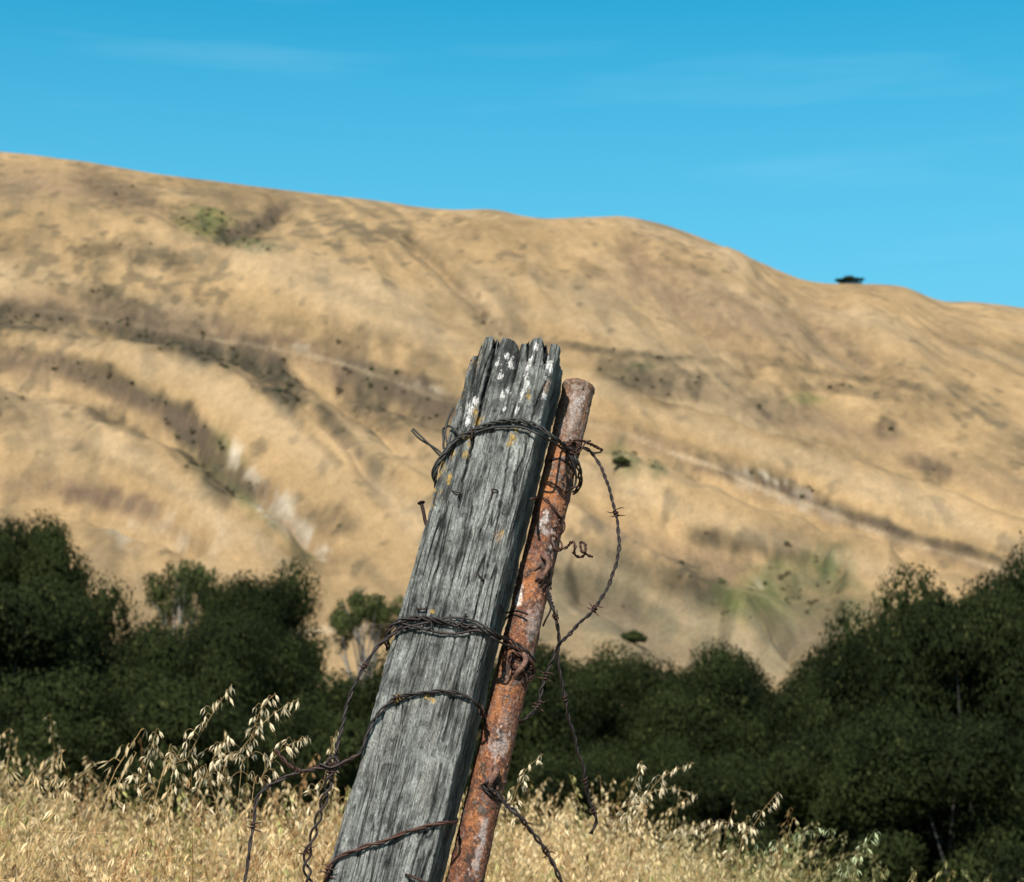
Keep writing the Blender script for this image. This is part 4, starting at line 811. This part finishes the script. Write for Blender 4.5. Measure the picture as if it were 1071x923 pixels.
# individually seen stalks: pixel polyline of the visible stem from low to tip, depth
OATS = [([(176, 830), (195, 795), (213, 762), (230, 735), (243, 716)], 3.15, 17, .028, 'tall oat stalk reaching highest at the left, with open drooping seeds', 1),
        ([(250, 830), (258, 790), (266, 760), (275, 738), (287, 727)], 3.25, 14, .024, 'upright oat stalk between the highest left stalk and the one arching right', 1),
        ([(228, 830), (245, 795), (265, 768), (288, 745), (313, 731)], 3.1, 15, .022, 'oat stalk arching right with a row of pale seeds, left of the wire knot', 1),
        ([(142, 850), (150, 815), (156, 790), (164, 762)], 3.4, 14, .026, 'oat stalk at the left edge, shorter than the highest one', 1),
        ([(205, 850), (214, 815), (225, 790), (238, 770)], 3.3, 22, .034, 'bushy oat stalk low under the highest left stalk', 1),
        ([(262, 850), (270, 820), (285, 795), (305, 778), (322, 772)], 3.2, 16, .030, 'oat stalk leaning toward the wire knot left of the post', 1),
        ([(330, 860), (338, 820), (345, 790), (352, 765)], 3.5, 14, .020, 'oat stalk directly behind the left wire knot', 1),
        ([(528, 880), (536, 840), (548, 808), (568, 789)], 3.6, 15, .020, 'oat stalk arching right just beside the rusty pipe', 2),
        ([(655, 890), (668, 850), (690, 815), (726, 798)], 3.9, 18, .026, 'oat stalk with dense pale seeds arching right near the hanging barbed wire', 2),
        ([(648, 890), (655, 855), (662, 825), (672, 796)], 4.0, 16, .026, 'upright oat stalk left of the dense pale right stalk', 2),
        ([(640, 870), (665, 840), (695, 825), (730, 832)], 4.1, 18, .030, 'oat stalk drooping low to the right above the dry grass', 2),
        ([(772, 900), (785, 870), (800, 845), (814, 829)], 3.9, 12, .022, 'slender oat stalk standing alone in the right half', 2),
        ([(700, 900), (725, 872), (755, 860), (790, 868)], 3.8, 18, .028, 'oat stalk arching toward the slender lone stalk', 2),
        ([(795, 915), (820, 885), (848, 870), (876, 868)], 3.8, 14, .028, 'greenish oat stalk arching right at the lower right', 3),
        ([(880, 940), (892, 910), (905, 885), (915, 868)], 3.8, 13, .024, 'rightmost oat stalk against the dark shrubs', 3)]
for i, (pl, d, nsp, spr, lab, kd) in enumerate(OATS):
    rg = np.random.RandomState(400 + i); pts = [W(x, y, d + .01 * k) for k, (x, y) in enumerate(pl)]
    x0, y0 = pts[0][0], pts[0][1]; dx = (pts[1][0] - pts[0][0]); g0 = tz(x0 - dx * 1.5, y0)
    root = np.array([x0 - dx * 1.6, y0, g0 - .01]); mid = (root + pts[0]) / 2 + [-dx * .2, 0, 0]
    P = crom([root, mid] + pts, .02); hh = np.linalg.norm(np.diff(P, axis=0), axis=1).sum(); vis = sum(np.linalg.norm(pts[k + 1] - pts[k]) for k in range(len(pts) - 1))
    ms, mh = oat_parts(P, rg, True, int(nsp * 1.6), spr * 1.1, start=1 - .93 * vis / hh, c=PALEO if kd < 3 else np.array([.40, .44, .25]), stemc=STRAW * .8 if kd < 3 else GREENO, L=.0155)
    for k in range(3): leafblade(ms, P[int(len(P) * (.15 + .15 * k))], rg, .25, STRAW * .8)
    o = empty('wild_oat', root); tag(o, lab, 'wild oat', 'single oat stalks rising above the dry grass')
    ms.build('stem', M_grass, o, loc=root); mh.build('seed_head', M_grass, o, loc=root)
# the grass field, far too many stalks to count: one mesh from plant patterns
def make_protos():
    out = []
    for k in range(16):
        rg = np.random.RandomState(600 + k); mb = MB(); tint = rg.rand()
        stemc = mix(STRAW * .9, np.array([.42, .31, .15]), tint); seedc = mix(PALEO * .95, np.array([.50, .38, .21]), tint)
        for q in range(3 if k < 11 else 6):
            H = .62 + .16 * rg.rand(); a = rg.rand() * 2 * PI; ln = .05 + .22 * rg.rand(); o = np.array([math.cos(a), math.sin(a), 0]); b = o * .02 * rg.rand()
            t = np.linspace(0, 1, 9)[:, None]; P = b + o * ln * t ** 2.6 + np.array([0, 0, 1]) * H * (t - .16 * t ** 5 * (ln / .15))
            if k < 11:
                ms, mh = oat_parts(P, rg, False, 20 + rg.randint(10), .036, .50, seedc, stemc, .0145)
            else:
                ms, mh = oat_parts(P, rg, False, 11, .028, .62, seedc * .95, stemc, .013)
            for m_ in (ms, mh): V, Q, c = m_.arr(); mb.add(V, Q, c)
        for q in range(10):
            leafblade(mb, np.array([rg.normal() * .02, rg.normal() * .02, .02 + .26 * rg.rand() * (q % 2)]), rg, .18 + .26 * rg.rand(), stemc * (.75 + .5 * rg.rand()), .0022 + .0015 * rg.rand())
        out.append(mb.arr())
    return out
protos = make_protos()
def scatter(name, N, rs, label, xr, yr, keep, hscale, tintf):
    rg = np.random.RandomState(rs); Vs, Qs, Cs = [], [], []; off = 0
    y = yr[0] + (yr[1] - yr[0]) * rg.rand(N) ** 1.0; x = xr(y, rg.rand(N))
    m = keep(x, y, rg); x, y = x[m], y[m]; z = terr(x, y); hs = hscale(x, y, rg); tn = tintf(x, y, rg)
    for k, (V, Q, c) in enumerate(protos):
        idx = np.where(rg.randint(0, len(protos), len(x)) == k)[0] if False else np.arange(k, len(x), len(protos))
        if len(idx) == 0: continue
        a = rg.rand(len(idx)) * 2 * PI; s = hs[idx]; ca, sa = np.cos(a)[:, None] * s[:, None], np.sin(a)[:, None] * s[:, None]
        lx, ly = .18 * rg.normal(size=(2, len(idx), 1)); VZ = V[None, :, 2] * s[:, None]
        X = x[idx, None] + V[None, :, 0] * ca - V[None, :, 1] * sa + lx * VZ * .6 + .05 * VZ; Yv = y[idx, None] + V[None, :, 0] * sa + V[None, :, 1] * ca + ly * VZ * .6
        Z = z[idx, None] + VZ * (1 - .3 * (lx ** 2 + ly ** 2)); P = np.stack([X, Yv, Z], -1).reshape(-1, 3)
        Qq = (Q[None] + (np.arange(len(idx)) * len(V))[:, None, None]).reshape(-1, 4) + off
        cc = (c[None] * tn[idx][:, None, :]).reshape(-1, 3); Vs.append(P); Qs.append(Qq); Cs.append(cc); off += len(P)
    o = link(name, mesh_np(name, np.concatenate(Vs), np.concatenate(Qs), np.concatenate(Cs), False), M_grass)
    tag(o, label, 'grass', kind='stuff'); return o
def tint(x, y, rg):
    n = vn(x * 1.2, y * 1.2, 0, 5); g = sstep(.02, .17, x / y + .05 * n)  # greener and greyer to the right
    t = mix((1.26, 1.18, 1.04), (.60, .72, .52), g); br = (rg.rand(len(x)) < .15)[:, None]; t = np.where(br, t * [.62, .48, .40], t); gr = (rg.rand(len(x)) < .10)[:, None]; t = np.where(gr, t * [.6, .72, .5], t); return t * (.6 + .5 * rg.rand(len(x)))[:, None]
def keep(x, y, rg):
    u = x / y; tuft = vn(x * 2.3, y * 2.3, 0, 77)
    d = np.where(u < .02, 1.0, .80 - .66 * sstep(.05, .17, u))
    return rg.rand(len(x)) < d * (.75 + .35 * tuft)
def hsc(x, y, rg):
    u = x / y; h = 1.22 + .24 * vn(x * 1.6, y * 1.1, 0, 9) - .10 * sstep(.02, .12, u) - .22 * sstep(.10, .2, u)
    tall = (rg.rand(len(x)) < .16) * (sstep(-.09, -.13, u) + sstep(.01, .03, u) * (1 - sstep(.1, .16, u)) * .7)
    return h * (.78 + .34 * rg.rand(len(x))) * (1 + .12 * tall)
scatter('dry_grass', 7000, 31, 'dense field of dry golden wild oats below the post', lambda y, r: (r - .5) * .80 * y, (3.35, 8.8), keep, hsc, tint)
scatter('sparse_grass', 900, 32, 'thinner dry grass spreading down the bank beyond the oats', lambda y, r: (r - .5) * 1.5 * y, (8.6, 24), keep, lambda x, y, g: .8 * hsc(x, y, g), tint)

# ---------------------------------------------------------------- light, sky, camera
S = np.array([-.16, -.67, .72]); S /= np.linalg.norm(S)
sun = bpy.data.lights.new('sun', 'SUN'); sun.energy = 5.0; sun.angle = math.radians(.5); sun.color = (1, .95, .87)
so = bpy.data.objects.new('sun', sun); C.objects.link(so); so.rotation_euler = Vector(-S).to_track_quat('-Z', 'Y').to_euler()
w = bpy.data.worlds.new('World'); bpy.context.scene.world = w; w.use_nodes = True; nt = w.node_tree
sk = nt.nodes.new('ShaderNodeTexSky'); sk.sky_type = 'NISHITA'; sk.sun_disc = False
sk.sun_elevation = math.asin(S[2]); sk.sun_rotation = math.atan2(S[0], S[1]) % (2 * PI)
sk.altitude = 300; sk.air_density = 1.0; sk.dust_density = 1.3; sk.ozone_density = 3.2
bg = nt.nodes['Background']; bg.inputs[1].default_value = .092
hs = nt.nodes.new('ShaderNodeHueSaturation'); hs.inputs['Saturation'].default_value = 1.45; hs.inputs['Hue'].default_value = .466; hs.inputs['Value'].default_value = 1.03
nt.links.new(sk.outputs[0], hs.inputs['Color'])
# faint high wisps of cloud
tc = nt.nodes.new('ShaderNodeTexCoord'); mp = nt.nodes.new('ShaderNodeMapping'); mp.inputs['Scale'].default_value = (2.2, 2.2, 22); mp.inputs['Rotation'].default_value = (0, .06, 0)
nz = nt.nodes.new('ShaderNodeTexNoise'); nz.inputs['Scale'].default_value = 2.0; nz.inputs['Detail'].default_value = 6
nt.links.new(tc.outputs['Generated'], mp.inputs[0]); nt.links.new(mp.outputs[0], nz.inputs['Vector'])
rp = nt.nodes.new('ShaderNodeValToRGB'); rp.color_ramp.elements[0].position = .56; rp.color_ramp.elements[0].color = (0, 0, 0, 1); rp.color_ramp.elements[1].position = .85; rp.color_ramp.elements[1].color = (.09, .09, .09, 1)
nt.links.new(nz.outputs['Fac'], rp.inputs[0])
mx = nt.nodes.new('ShaderNodeMix'); mx.data_type = 'RGBA'; nt.links.new(rp.outputs[0], mx.inputs[0]); nt.links.new(hs.outputs[0], mx.inputs[6]); mx.inputs[7].default_value = (5.5, 7.5, 8.5, 1)
sp_ = nt.nodes.new('ShaderNodeSeparateXYZ'); nt.links.new(tc.outputs['Generated'], sp_.inputs[0])
mr = nt.nodes.new('ShaderNodeMapRange'); mr.inputs[1].default_value = .10; mr.inputs[2].default_value = .37; mr.inputs[3].default_value = .85; mr.inputs[4].default_value = 0
nt.links.new(sp_.outputs[2], mr.inputs[0]); mh_ = nt.nodes.new('ShaderNodeMix'); mh_.data_type = 'RGBA'; nt.links.new(mr.outputs[0], mh_.inputs[0]); nt.links.new(mx.outputs[2], mh_.inputs[6]); mh_.inputs[7].default_value = (1.15, 3.7, 5.0, 1)
nt.links.new(mh_.outputs[2], bg.inputs[0])
cam = bpy.data.cameras.new('camera'); co = bpy.data.objects.new('camera', cam); C.objects.link(co)
co.location = CAM; co.rotation_euler = (PI / 2 + pit, 0, 0); cam.sensor_width = 36; cam.sensor_fit = 'HORIZONTAL'; cam.lens = 36 * F / 1071.0
cam.clip_start = .05; cam.clip_end = 9000
cam.dof.use_dof = True; cam.dof.focus_distance = 2.56; cam.dof.aperture_fstop = 12.0; cam.dof.aperture_blades = 7
sc = bpy.context.scene; sc.camera = co
sc.view_settings.view_transform = 'Standard'; sc.view_settings.look = 'None'; sc.view_settings.exposure = .80; sc.view_settings.gamma = 1
sc.render.engine = 'CYCLES'; sc.cycles.use_denoising = True; sc.cycles.max_bounces = 6; sc.cycles.transparent_max_bounces = 4
